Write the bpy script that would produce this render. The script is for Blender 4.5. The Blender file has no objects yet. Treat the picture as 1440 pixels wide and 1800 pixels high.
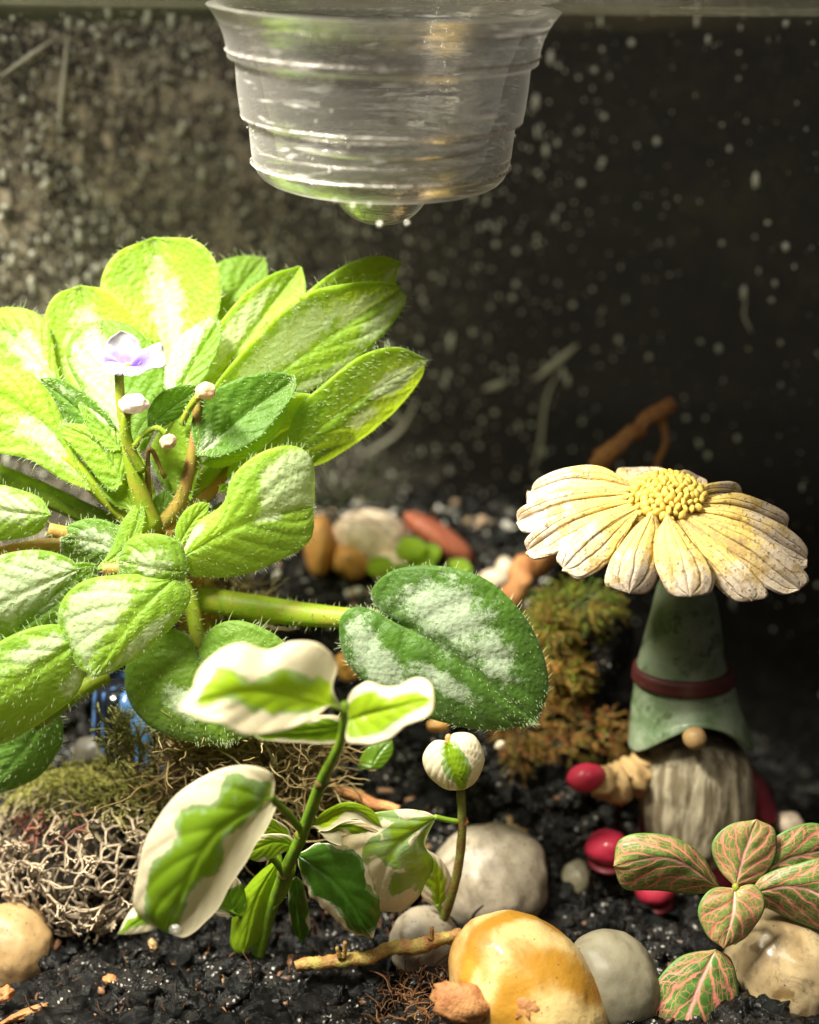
import bpy, bmesh, math, random
from mathutils import Vector, noise as mn, Matrix
random.seed(7)
R = random.Random(11)
sc = bpy.context.scene
COL = sc.collection
CM = 0.01                      # every shape below is written in centimetres

# ------------------------------------------------------------------ camera
CAM = Vector((0, -28, 19.9)); PITCH = math.radians(18.5); TV = math.tan(math.radians(19))
FWD = Vector((0, math.cos(PITCH), -math.sin(PITCH))); UPV = Vector((0, math.sin(PITCH), math.cos(PITCH))); RT = Vector((1, 0, 0))
FPX = 900 / TV
cd = bpy.data.cameras.new("camera"); cam = bpy.data.objects.new("camera", cd); COL.objects.link(cam)
cam.location = CAM * CM; cam.rotation_euler = (math.pi/2 - PITCH, 0, 0)
cd.sensor_fit = 'VERTICAL'; cd.sensor_height = 24; cd.lens = 12 / TV
cd.clip_start = 0.01; cd.clip_end = 20
cd.dof.use_dof = True; cd.dof.focus_distance = 0.311; cd.dof.aperture_fstop = 4.0; cd.dof.aperture_blades = 0
sc.camera = cam

DS = 1.0
def at(px, py, Y):
    """point of the place seen at a photograph pixel, at distance Y (cm) into the jar"""
    d = FWD + RT * ((px - 720) / FPX) + UPV * ((900 - py) / FPX)
    return CAM + d * ((Y*DS - CAM.y) / d.y)
def pxs(p):                    # centimetres per photograph pixel at a point
    return (p - CAM).dot(FWD) / FPX

# ------------------------------------------------------------------ world, lamps, exposure
w = bpy.data.worlds.new("World"); sc.world = w; w.use_nodes = True
w.node_tree.nodes["Background"].inputs[0].default_value = (1.0, 0.93, 0.85, 1); w.node_tree.nodes["Background"].inputs[1].default_value = 0.11
sc.view_settings.view_transform = 'Standard'; sc.view_settings.look = 'None'; sc.view_settings.exposure = 0; sc.view_settings.gamma = 1
def area(name, loc, target, size, power, col, size_y=None):
    ld = bpy.data.lights.new(name, 'AREA'); ld.shape = 'RECTANGLE' if size_y else 'DISK'; ld.size = size*CM; ld.size_y = (size_y or size)*CM; ld.energy = power; ld.color = col
    o = bpy.data.objects.new(name, ld); COL.objects.link(o); o.location = Vector(loc)*CM
    o.rotation_euler = (Vector(target) - Vector(loc)).to_track_quat('-Z', 'Y').to_euler()
area("key_lamp", (-15, -7.5, 36), (0, 2, 6), 15, 7.6, (1.0, 0.95, 0.87), 3.0)  # unseen key lamp, drawn out into a bar for streaks on the cup
area("fill_lamp", (6, -24, 42), (3, 1, 4), 14, 0.62, (1.0, 0.93, 0.84))  # unseen soft fill, added from the front to brighten the gnome
cy = sc.cycles
cy.use_denoising = True; cy.max_bounces = 10; cy.transparent_max_bounces = 24; cy.transmission_bounces = 10; cy.diffuse_bounces = 4
cy.glossy_bounces = 4; cy.caustics_reflective = False; cy.caustics_refractive = False; cy.sample_clamp_indirect = 4.0

# ------------------------------------------------------------------ material helpers
def newmat(name):
    m = bpy.data.materials.new(name); m.use_nodes = True
    nt = m.node_tree; nt.nodes.clear(); out = nt.nodes.new('ShaderNodeOutputMaterial')
    return m, nt, out
def N(nt, t, **kw):
    n = nt.nodes.new(t)
    for k, v in kw.items():
        if k.startswith('_'): setattr(n, k[1:], v)
    for k, v in kw.items():
        if k.startswith('_'): continue
        key = int(k[1:]) if (k[0] == 'i' and k[1:].isdigit()) else k.replace('__', ' ')
        s = n.inputs[key]
        if isinstance(v, bpy.types.NodeSocket): nt.links.new(v, s)
        else:
            if s.type == 'RGBA' and len(v) == 3: v = (*v, 1)
            s.default_value = v
    return n
def math_(nt, op, a, b=0.0, c=None, clamp=False):
    n = N(nt, 'ShaderNodeMath', _operation=op, _use_clamp=clamp, i0=a, i1=b)
    if c is not None:
        if isinstance(c, bpy.types.NodeSocket): nt.links.new(c, n.inputs[2])
        else: n.inputs[2].default_value = c
    return n.outputs[0]
def mixc(nt, f, a, b, mode='MIX'):
    n = nt.nodes.new('ShaderNodeMix'); n.data_type = 'RGBA'; n.blend_type = mode
    for s, v in ((n.inputs[0], f), (n.inputs[6], a), (n.inputs[7], b)):
        if isinstance(v, bpy.types.NodeSocket): nt.links.new(v, s)
        else: s.default_value = (*v, 1) if (hasattr(v, '__len__') and len(v) == 3) else v
    return n.outputs[2]
def ss(nt, x, a, b):
    n = N(nt, 'ShaderNodeMapRange', _interpolation_type='SMOOTHSTEP', i0=x, i1=a, i2=b, i3=0.0, i4=1.0)
    return n.outputs[0]
def oc(nt): return N(nt, 'ShaderNodeTexCoord').outputs['Object']
def noi(nt, scale, detail=3.0, rough=0.5, co=None, dist=0.0):
    return N(nt, 'ShaderNodeTexNoise', Vector=co or oc(nt), Scale=scale, Detail=detail, Roughness=rough, Distortion=dist).outputs[0]
def attr(nt, name, out='Fac'): return N(nt, 'ShaderNodeAttribute', _attribute_name=name).outputs[out]
def bump(nt, h, st, dist=0.0005, prev=None):
    n = N(nt, 'ShaderNodeBump', Height=h, Strength=st, Distance=dist)
    if prev is not None: nt.links.new(prev, n.inputs['Normal'])
    return n.outputs[0]
def fin(nt, out, color, rough, spec=0.5, normal=None, transl=0.0, tcol=None, sheen=0.0, sss=0.0, coat=0.0, ior=1.45):
    p = N(nt, 'ShaderNodeBsdfPrincipled', **{'Base__Color': color, 'Roughness': rough, 'Specular__IOR__Level': spec, 'Sheen__Weight': sheen, 'Coat__Weight': coat, 'IOR': ior})
    p.inputs['Coat Roughness'].default_value = 0.12
    if sss:
        p.inputs['Subsurface Weight'].default_value = sss; p.inputs['Subsurface Radius'].default_value = (1, .6, .3); p.inputs['Subsurface Scale'].default_value = .0012
    if normal is not None: nt.links.new(normal, p.inputs['Normal'])
    sh = p.outputs[0]
    if transl:
        t = N(nt, 'ShaderNodeBsdfTranslucent', Color=tcol if tcol is not None else color)
        if normal is not None: nt.links.new(normal, t.inputs['Normal'])
        sh = N(nt, 'ShaderNodeMixShader', i0=transl, i1=sh, i2=t.outputs[0]).outputs[0]
    nt.links.new(sh, out.inputs[0])

# ------------------------------------------------------------------ materials
def m_violet():
    m, nt, out = newmat("violet_leaf"); co = oc(nt)
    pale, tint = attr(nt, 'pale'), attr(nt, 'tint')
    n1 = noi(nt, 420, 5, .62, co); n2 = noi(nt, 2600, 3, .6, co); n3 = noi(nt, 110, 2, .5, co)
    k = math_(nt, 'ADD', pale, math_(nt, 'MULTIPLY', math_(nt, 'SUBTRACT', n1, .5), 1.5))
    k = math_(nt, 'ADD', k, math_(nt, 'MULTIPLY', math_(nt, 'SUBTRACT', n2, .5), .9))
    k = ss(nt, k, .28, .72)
    base = mixc(nt, tint, (.026, .090, .008), (.275, .44, .022))  # tint: leaf age together with shade baked into the base colour
    base = mixc(nt, math_(nt, 'MULTIPLY', ss(nt, n3, .35, .7), .45), base, (.11, .25, .015))
    pc = mixc(nt, tint, (.42, .50, .36), (.56, .66, .32))  # pale patches: silvery variegation together with hair glints painted as colour
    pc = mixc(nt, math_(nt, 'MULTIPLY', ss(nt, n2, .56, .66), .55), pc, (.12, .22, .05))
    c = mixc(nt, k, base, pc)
    tc = mixc(nt, k, mixc(nt, tint, (.12, .32, .01), (.74, .90, .04)), mixc(nt, tint, (.5, .62, .3), (.85, .92, .35)))
    v = N(nt, 'ShaderNodeTexVoronoi', Vector=co, Scale=900, _feature='SMOOTH_F1').outputs[0]
    b = bump(nt, attr(nt, 'vein'), .35, .0006); b = bump(nt, v, .5, .0006, b); b = bump(nt, n2, .55, .0003, b)
    fin(nt, out, c, .45, .40, b, .48, tc, sheen=.3)
    return m
def m_fig():
    m, nt, out = newmat("variegated_fig_leaf"); co = oc(nt)
    pale, tint = attr(nt, 'pale'), attr(nt, 'tint')
    n1 = noi(nt, 230, 4, .6, co); n2 = noi(nt, 1300, 3, .6, co)
    k = ss(nt, math_(nt, 'ADD', pale, math_(nt, 'MULTIPLY', math_(nt, 'SUBTRACT', n1, .5), .8)), .46, .53)
    g = mixc(nt, tint, (.022, .085, .008), (.29, .42, .012))
    g = mixc(nt, math_(nt, 'MULTIPLY', ss(nt, n2, .4, .7), .3), g, (.10, .22, .03))
    raw = math_(nt, 'ADD', pale, math_(nt, 'MULTIPLY', math_(nt, 'SUBTRACT', noi(nt, 330, 4, .65, co), .5), .9))
    kg = math_(nt, 'MULTIPLY', ss(nt, raw, .26, .40), .75)
    g = mixc(nt, kg, g, (.26, .36, .17))
    c = mixc(nt, k, g, mixc(nt, ss(nt, n2, .45, .75), (.74, .62, .43), (.80, .72, .55)))
    c = mixc(nt, math_(nt, 'MULTIPLY', ss(nt, noi(nt, 90, 3, .5, co), .5, .7), .35), c, mixc(nt, 1.0, c, (.80, .72, .50), 'MULTIPLY'))
    tc = mixc(nt, k, mixc(nt, tint, (.12, .34, .01), (.62, .85, .02)), (.92, .80, .55))
    u = attr(nt, 'vein')
    b = bump(nt, u, .22, .0004); b = bump(nt, n2, .2, .0003, b)
    fin(nt, out, c, .34, .5, b, .36, tc, coat=.15)
    return m
def m_fitt():
    m, nt, out = newmat("nerve_plant_leaf"); co = oc(nt)
    uv = N(nt, 'ShaderNodeSeparateXYZ', i0=N(nt, 'ShaderNodeUVMap').outputs[0])
    U, V = uv.outputs[0], uv.outputs[1]
    wob = math_(nt, 'MULTIPLY', math_(nt, 'SUBTRACT', noi(nt, 190, 3, .55, co), .5), .30)
    av = math_(nt, 'ABSOLUTE', math_(nt, 'ADD', V, math_(nt, 'MULTIPLY', wob, .35)))
    mid = ss(nt, av, math_(nt, 'MULTIPLY', math_(nt, 'SUBTRACT', 1.3, U), .10), .0)
    def lat(freq, slope, ph, wd):
        x = math_(nt, 'MULTIPLY', math_(nt, 'SUBTRACT', math_(nt, 'ADD', math_(nt, 'ADD', U, wob), ph), math_(nt, 'MULTIPLY', math_(nt, 'POWER', av, .8), slope)), freq)
        f = math_(nt, 'ABSOLUTE', math_(nt, 'SUBTRACT', math_(nt, 'FRACT', x), .5))
        return ss(nt, f, wd, .0)
    l1 = lat(4.2, .55, .02, .17)
    l2 = math_(nt, 'MULTIPLY', lat(9.0, .05, .35, .15), ss(nt, av, .30, .50))
    l3 = math_(nt, 'MULTIPLY', lat(7.0, 1.25, .1, .12), ss(nt, av, .25, .42))
    vor = N(nt, 'ShaderNodeTexVoronoi', Vector=co, Scale=520, _feature='DISTANCE_TO_EDGE').outputs[0]
    fine = math_(nt, 'MULTIPLY', ss(nt, vor, .09, .01), .30)
    ve = math_(nt, 'MAXIMUM', mid, math_(nt, 'MULTIPLY', l1, .92))
    ve = math_(nt, 'MAXIMUM', ve, math_(nt, 'MULTIPLY', l2, .7)); ve = math_(nt, 'MAXIMUM', ve, math_(nt, 'MULTIPLY', l3, .75)); ve = math_(nt, 'MAXIMUM', ve, fine)
    ve = math_(nt, 'MULTIPLY', ve, ss(nt, av, .99, .86))
    n1 = noi(nt, 300, 3, .6, co)
    tint = attr(nt, 'tint')
    g = mixc(nt, ss(nt, n1, .35, .65), mixc(nt, tint, (.04, .13, .02), (.16, .22, .05)), mixc(nt, tint, (.10, .23, .04), (.26, .28, .08)))
    pk = mixc(nt, mid, (.86, .27, .21), (.92, .46, .42))
    c = mixc(nt, ve, g, pk)
    c = mixc(nt, ss(nt, av, .93, .99), c, (.12, .24, .05))
    b = bump(nt, math_(nt, 'SUBTRACT', 1.0, l1), .12, .0004)
    b = bump(nt, noi(nt, 1500, 2, .5, co), .25, .0003, b)
    fin(nt, out, c, .45, .4, b, .2, c)
    return m
def m_stem(name, c1, c2, rough=.45, transl=.18, sc_=260, bp=.4):
    m, nt, out = newmat(name); co = oc(nt)
    n1 = noi(nt, sc_, 4, .65, co); n2 = noi(nt, sc_*6, 3, .6, co)
    c = mixc(nt, ss(nt, n1, .35, .68), c1, c2)
    fin(nt, out, c, rough, .4, bump(nt, n2, bp, .0004), transl, c)
    return m
def m_rock(name, cols, scale=90, rough=.42, bp=.25, spots=None, coat=0.0):
    m, nt, out = newmat(name); co = oc(nt)
    n1 = noi(nt, scale, 6, .62, co, .6); n2 = noi(nt, scale*9, 4, .65, co); n3 = noi(nt, scale*2.3, 3, .5, co)
    r = N(nt, 'ShaderNodeValToRGB', i0=n1); cr = r.color_ramp
    ps = [0.3 + 0.4*i/(len(cols)-1) for i in range(len(cols))]
    cr.elements[0].position = ps[0]; cr.elements[0].color = (*cols[0], 1); cr.elements[1].position = ps[-1]; cr.elements[1].color = (*cols[-1], 1)
    for p_, c_ in list(zip(ps, cols))[1:-1]:
        e = cr.elements.new(p_); e.color = (*c_, 1)
    c = mixc(nt, math_(nt, 'MULTIPLY', ss(nt, n2, .5, .68), .45), r.outputs[0], (.14, .10, .065))
    c = mixc(nt, math_(nt, 'MULTIPLY', ss(nt, noi(nt, scale*1.3, 6, .75, co, 1.5), .56, .66), .55), c, (.09, .06, .035))
    if spots: c = mixc(nt, math_(nt, 'MULTIPLY', ss(nt, n3, .60, .68), .8), c, spots)
    sp = N(nt, 'ShaderNodeTexVoronoi', Vector=co, Scale=scale*7).outputs[0]
    c = mixc(nt, math_(nt, 'MULTIPLY', ss(nt, sp, .11, .06), .8), c, (.05, .03, .015))
    fin(nt, out, c, rough, .5, bump(nt, n2, bp, .0004), coat=coat)
    return m
def m_col(name, rough=.6, transl=0.0, bp=.3, sc_=1500, spec=.3, sheen=0.0, mul=1.0):   # colour carried by the thing's own colour attribute
    m, nt, out = newmat(name); co = oc(nt); c = attr(nt, 'col', 'Color')
    n = noi(nt, sc_, 4, .6, co)
    c = mixc(nt, math_(nt, 'MULTIPLY', ss(nt, n, .45, .75), .45), c, mixc(nt, 1.0, c, (.45, .38, .30), 'MULTIPLY'))
    fin(nt, out, c, rough, spec, bump(nt, n, bp, .0004), transl, c, sheen=sheen)
    return m
def m_soil():
    m, nt, out = newmat("wet_soil"); co = oc(nt)
    n1 = noi(nt, 160, 6, .7, co); n2 = noi(nt, 1700, 5, .72, co); n3 = noi(nt, 600, 4, .6, co)
    c = mixc(nt, ss(nt, n1, .5, .72), (.0028, .0021, .0016), (.028, .016, .009))
    sp = N(nt, 'ShaderNodeTexVoronoi', Vector=co, Scale=850).outputs[0]
    msk = math_(nt, 'MULTIPLY', ss(nt, sp, .36, .24), math_(nt, 'MULTIPLY', ss(nt, n1, .52, .60), ss(nt, n3, .42, .56)))
    c = mixc(nt, msk, c, (.62, .60, .56))  # white specks: wet glints painted as colour, besides perlite grains
    r = math_(nt, 'MULTIPLY_ADD', ss(nt, n1, .45, .6), .6, .10)
    fin(nt, out, c, r, .42, bump(nt, n3, .9, .0018, bump(nt, n2, .8, .0006)))
    return m
def m_simple(name, col, rough=.5, spec=.4, bp=.2, sc_=900, transl=0, coat=0.0, var=.35, dark=(.08, .06, .04)):
    m, nt, out = newmat(name); co = oc(nt)
    n = noi(nt, sc_, 4, .6, co); n2 = noi(nt, sc_*.2, 4, .6, co)
    c = mixc(nt, math_(nt, 'MULTIPLY', ss(nt, n2, .5, .75), var), col, dark)
    fin(nt, out, c, rough, spec, bump(nt, n, bp, .0004), transl, col, coat=coat)
    return m
def m_glassfilm():
    m, nt, out = newmat("dusty_glass"); co = oc(nt)
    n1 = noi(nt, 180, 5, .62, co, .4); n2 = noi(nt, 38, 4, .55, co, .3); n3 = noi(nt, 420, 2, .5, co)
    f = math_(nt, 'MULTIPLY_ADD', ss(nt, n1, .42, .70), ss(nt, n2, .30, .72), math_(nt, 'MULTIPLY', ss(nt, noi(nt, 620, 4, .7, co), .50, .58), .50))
    sx = N(nt, 'ShaderNodeSeparateXYZ', i0=co).outputs[0]; lit_left = ss(nt, math_(nt, 'ADD', sx, math_(nt, 'MULTIPLY', math_(nt, 'SUBTRACT', n2, .5), .12)), .030, -.085)  # film fades to the right: light falloff put into its density
    f = math_(nt, 'MULTIPLY', math_(nt, 'MULTIPLY_ADD', f, .85, .05), math_(nt, 'MULTIPLY_ADD', lit_left, .97, .03))
    f = math_(nt, 'ADD', f, math_(nt, 'MULTIPLY', math_(nt, 'MULTIPLY', ss(nt, n3, .60, .70), .12), lit_left))
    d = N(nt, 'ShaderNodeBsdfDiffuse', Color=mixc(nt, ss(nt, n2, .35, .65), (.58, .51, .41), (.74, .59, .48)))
    t = N(nt, 'ShaderNodeBsdfTransparent'); g = N(nt, 'ShaderNodeBsdfGlossy', Roughness=.12, Color=(.8, .8, .8))
    fr = N(nt, 'ShaderNodeFresnel', IOR=1.3)
    a = N(nt, 'ShaderNodeMixShader', i0=f, i1=t.outputs[0], i2=d.outputs[0])
    b = N(nt, 'ShaderNodeMixShader', i0=math_(nt, 'MULTIPLY', fr.outputs[0], .04), i1=a.outputs[0], i2=g.outputs[0])
    nt.links.new(b.outputs[0], out.inputs[0]); return m
def m_clear(name, tint=(.95, .97, .93), gl=.9, dust=.12, dustcol=(.8, .75, .68), sc_=700):
    m, nt, out = newmat(name); co = oc(nt)
    g = N(nt, 'ShaderNodeBsdfGlossy', Roughness=.05, Color=(1, .97, .93)); t = N(nt, 'ShaderNodeBsdfTransparent', Color=tint)
    fr = N(nt, 'ShaderNodeFresnel', IOR=1.5)
    a = N(nt, 'ShaderNodeMixShader', i0=math_(nt, 'MULTIPLY_ADD', fr.outputs[0], gl, .01 if gl > .1 else 0, True), i1=t.outputs[0], i2=g.outputs[0])
    d = N(nt, 'ShaderNodeBsdfDiffuse', Color=dustcol)
    n = noi(nt, sc_, 5, .7, co)
    b = N(nt, 'ShaderNodeMixShader', i0=math_(nt, 'MULTIPLY', ss(nt, n, .35, .8), dust), i1=a.outputs[0], i2=d.outputs[0])
    nt.links.new(b.outputs[0], out.inputs[0]); return m
def m_cup():
    m, nt, out = newmat("clear_cup_plastic"); co = oc(nt)
    n = noi(nt, 1500, 4, .7, co); nb = noi(nt, 90, 3, .5, co)
    mp = N(nt, 'ShaderNodeMapping', Vector=co, Scale=(1, 1, 11)); n3 = noi(nt, 45, 4, .6, mp.outputs[0], 2.2)
    bb = bump(nt, n3, .3, .002)
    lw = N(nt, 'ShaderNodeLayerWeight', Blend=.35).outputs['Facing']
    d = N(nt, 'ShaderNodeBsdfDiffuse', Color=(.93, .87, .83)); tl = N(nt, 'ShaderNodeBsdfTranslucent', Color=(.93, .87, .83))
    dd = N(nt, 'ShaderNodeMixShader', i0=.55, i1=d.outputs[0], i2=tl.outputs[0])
    f = math_(nt, 'MULTIPLY_ADD', math_(nt, 'MULTIPLY', ss(nt, n3, .56, .66), ss(nt, nb, .42, .6)), .95, .105)  # white streaks and whitened edges: highlights painted into the milky colour
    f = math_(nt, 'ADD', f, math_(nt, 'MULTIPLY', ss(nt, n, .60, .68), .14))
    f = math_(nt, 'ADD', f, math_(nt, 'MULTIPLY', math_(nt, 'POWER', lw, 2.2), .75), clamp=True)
    gl = N(nt, 'ShaderNodeBsdfGlossy', Roughness=.06, Color=(1, .98, .95), Normal=bb); t = N(nt, 'ShaderNodeBsdfTransparent', Color=(.97, .97, .96))
    fr = N(nt, 'ShaderNodeFresnel', IOR=1.5, Normal=bb)
    a_ = N(nt, 'ShaderNodeMixShader', i0=math_(nt, 'MULTIPLY_ADD', fr.outputs[0], .7, .01, True), i1=t.outputs[0], i2=gl.outputs[0])
    b = N(nt, 'ShaderNodeMixShader', i0=f, i1=a_.outputs[0], i2=dd.outputs[0])
    nt.links.new(b.outputs[0], out.inputs[0]); return m

def m_yellow():
    m, nt, out = newmat("yellow_pebble"); co = oc(nt)
    n1 = noi(nt, 60, 5, .6, co, .8); n2 = noi(nt, 500, 4, .65, co)
    mp = N(nt, 'ShaderNodeMapping', Vector=co, Rotation=(.5, -.5, .9))
    wv = N(nt, 'ShaderNodeTexWave', Vector=mp.outputs[0], Scale=26, Distortion=5, Detail=5).outputs['Fac']
    wv.node.inputs['Detail Scale'].default_value = 2.2
    c = mixc(nt, ss(nt, wv, .1, .95), (.42, .20, .022), (.64, .45, .19))
    c = mixc(nt, math_(nt, 'MULTIPLY', ss(nt, n1, .5, .62), .6), c, (.40, .15, .015))
    sp = N(nt, 'ShaderNodeTexVoronoi', Vector=co, Scale=430).outputs[0]
    c = mixc(nt, math_(nt, 'MULTIPLY', ss(nt, sp, .10, .05), .9), c, (.07, .04, .02))
    c = mixc(nt, math_(nt, 'MULTIPLY', ss(nt, n2, .6, .68), .5), c, (.30, .16, .05))
    fin(nt, out, c, .5, .35, bump(nt, wv, .25, .0007, bump(nt, n2, .45, .0005)), coat=.12); return m

M = {}
M['violet'] = m_violet(); M['fig'] = m_fig(); M['fitt'] = m_fitt()
M['petiole'] = m_stem("violet_petiole", (.24, .36, .02), (.34, .34, .035), transl=.3, bp=.2)
M['petiole_brown'] = m_stem("violet_petiole_brown", (.34, .28, .05), (.42, .19, .07), transl=.3, bp=.2)
M['petiole_green'] = m_stem("violet_petiole_green", (.16, .24, .02), (.09, .15, .02))
M['hair'] = m_simple("plant_hair", (.66, .74, .42), .4, .5, 0, 900, .45, 0, 0)
M['fig_stem'] = m_stem("fig_stem", (.13, .24, .02), (.20, .30, .02), .4)
M['fig_stem_woody'] = m_stem("fig_stem_woody", (.16, .19, .03), (.15, .07, .02), .6, .05, 380, .8)
M['twig'] = m_stem("bark_twig", (.42, .33, .08), (.28, .11, .04), .6, 0, 300, .9)
M['soil'] = m_soil()
M['lichen'] = m_col("lichen", .7, .25, .3)
M['moss'] = m_col("moss", .7, .35, .2)
M['fibre'] = m_col("dry_fibre", .8, .2, .2)
M['petal'] = m_col("violet_petal", .5, .35, .1, 1200, .3, .3)
M['gravel'] = m_col("gravel", .5, 0, .5, 900, .5)
M['yellow'] = m_yellow()
M['beige'] = m_rock("beige_pebble", [(.26, .17, .08), (.46, .34, .19), (.38, .26, .14)], 55, .28, .10, (.16, .09, .03), .35)
M['white'] = m_rock("white_pebble", [(.13, .10, .07), (.33, .27, .20), (.22, .18, .13)], 60, .5, .22, (.12, .085, .055))
M['grey'] = m_rock("grey_pebble", [(.14, .12, .08), (.22, .19, .125)], 45, .55, .3)
M['tan'] = m_rock("tan_pebble", [(.28, .17, .075), (.40, .26, .12)], 60, .45, .18)
M['pink'] = m_rock("pink_pebble", [(.80, .58, .42), (.90, .74, .58)], 60, .5, .15)
M['orange'] = m_rock("orange_pebble", [(.50, .22, .05), (.66, .34, .10)], 60, .5, .15)
M['red'] = m_rock("red_pebble", [(.42, .11, .06), (.58, .19, .11)], 80, .45, .2)
M['dark'] = m_rock("dark_stone", [(.05, .045, .035), (.12, .10, .08)], 80, .5, .3)
M['bark'] = m_stem("orange_bark", (.36, .14, .05), (.55, .26, .10), .6, .1, 200, 1.0)
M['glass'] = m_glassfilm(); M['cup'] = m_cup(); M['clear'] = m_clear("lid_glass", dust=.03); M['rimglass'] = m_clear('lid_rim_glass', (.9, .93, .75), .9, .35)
M['outer'] = m_clear('outer_glass', (.9, .92, .9), .02, .015)
M['ridge'] = m_clear('cup_ridge', (.98, .97, .96), .9, .85, (.92, .84, .80), 500)
M['drop'] = m_simple("water_drop", (.72, .69, .60), .12, .8, 0, 900, .3, .4, 0)
M['water'] = m_clear("water_bead", (.96, .97, .92), .9, .22, (.9, .86, .8), 300)
M['backdrop'] = m_simple("dark_sheet", (.010, .009, .007), .9, .1, 0)
M['smear'] = m_simple("dried_smear", (.75, .70, .58), .6, .3, .2, 700, .3, 0, .3)
def petalmat():
    m, nt, out = newmat("painted_petal"); co = oc(nt)
    uv = N(nt, 'ShaderNodeSeparateXYZ', i0=N(nt, 'ShaderNodeUVMap').outputs[0]); U, V = uv.outputs[0], uv.outputs[1]
    n1 = noi(nt, 230, 5, .65, co); n2 = noi(nt, 1300, 4, .7, co)
    x = math_(nt, 'ADD', V, math_(nt, 'MULTIPLY', math_(nt, 'SUBTRACT', noi(nt, 130, 3, .5, co), .5), .5))
    g = math_(nt, 'ABSOLUTE', math_(nt, 'SINE', math_(nt, 'MULTIPLY', x, 6.5)))
    groove = ss(nt, g, .0, .55)
    yel = ss(nt, math_(nt, 'ADD', math_(nt, 'SUBTRACT', .72, U), math_(nt, 'MULTIPLY', math_(nt, 'SUBTRACT', n1, .5), 1.5)), -.12, .32)
    c = mixc(nt, math_(nt, 'MULTIPLY', yel, 1.0), (.62, .49, .37), (.66, .46, .13))
    wr = math_(nt, 'MULTIPLY', ss(nt, math_(nt, 'ADD', groove, math_(nt, 'MULTIPLY', n1, 1.6)), 1.05, .45), .55)
    c = mixc(nt, wr, c, (.17, .10, .04))
    c = mixc(nt, math_(nt, 'MULTIPLY', ss(nt, n2, .55, .63), .85), c, (.15, .085, .04))
    c = mixc(nt, math_(nt, 'MULTIPLY', ss(nt, n1, .50, .62), .6), c, (.33, .21, .11))
    b = bump(nt, groove, .45, .0009); b = bump(nt, n2, .55, .0004, b)
    fin(nt, out, c, .6, .3, b, 0)
    return m
M['daisy'] = petalmat()
M['floret'] = m_simple("yellow_floret", (.60, .41, .08), .5, .4, .4, 1200, 0, 0, .5, (.30, .17, .03))
def m_beard():
    m, nt, out = newmat("painted_beard"); co = oc(nt)
    uv = N(nt, 'ShaderNodeSeparateXYZ', i0=co); n1 = noi(nt, 150, 5, .7, co); n2 = noi(nt, 420, 4, .65, co)
    mp = N(nt, 'ShaderNodeMapping', Vector=co, Scale=(1, 1, .22)); st = noi(nt, 420, 2, .5, mp.outputs[0])
    c = mixc(nt, ss(nt, st, .35, .6), (.13, .10, .06), (.31, .26, .18))
    c = mixc(nt, math_(nt, 'MULTIPLY', ss(nt, n2, .57, .68), .6), c, (.09, .065, .035))
    fin(nt, out, c, .7, .25, bump(nt, st, .8, .0012)); return m
M['beard'] = m_beard()
def m_hat():
    m, nt, out = newmat("painted_hat"); co = oc(nt)
    n1 = noi(nt, 95, 5, .65, co); n2 = noi(nt, 260, 4, .6, co)
    c = mixc(nt, ss(nt, n1, .35, .65), (.075, .11, .05), (.20, .235, .155))
    c = mixc(nt, math_(nt, 'MULTIPLY', ss(nt, n2, .56, .66), .7), c, (.035, .05, .015))
    fin(nt, out, c, .5, .4, bump(nt, noi(nt, 800, 4, .6, co), .4, .0005), coat=.1); return m
M['hat'] = m_hat()
M['band'] = m_simple("hat_band_paint", (.055, .008, .007), .6)
M['nose'] = m_simple("nose_paint", (.30, .18, .075), .5, .4, .4, 900, 0, 0, .5)
M['coat'] = m_simple("coat_paint", (.10, .008, .014), .5, .4)
M['red_paint'] = m_simple("red_mitten_paint", (.46, .022, .055), .6, .3, .3, 600, 0, .3, .2)
M['cuff'] = m_simple("fluffy_cuff_paint", (.33, .21, .09), .7, .3, .9, 500, 0, 0, .6, (.15, .08, .03))
def m_blue():
    m, nt, out = newmat("blue_reflection_paint"); co = oc(nt)
    s = N(nt, 'ShaderNodeSeparateXYZ', i0=co)
    n = noi(nt, 260, 2, .5, N(nt, 'ShaderNodeMapping', Vector=co, Scale=(1, 1, .05)).outputs[0])
    n2 = noi(nt, 300, 3, .5, co)
    c = mixc(nt, math_(nt, 'MULTIPLY', ss(nt, n, .50, .60), ss(nt, n2, .3, .6)), (.004, .006, .014), (.10, .22, .50))  # blue streaks paint a reflection into the colour
    fin(nt, out, c, .12, .8, bump(nt, n, .3, .001), coat=.4); return m
M['blue'] = m_blue()

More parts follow.
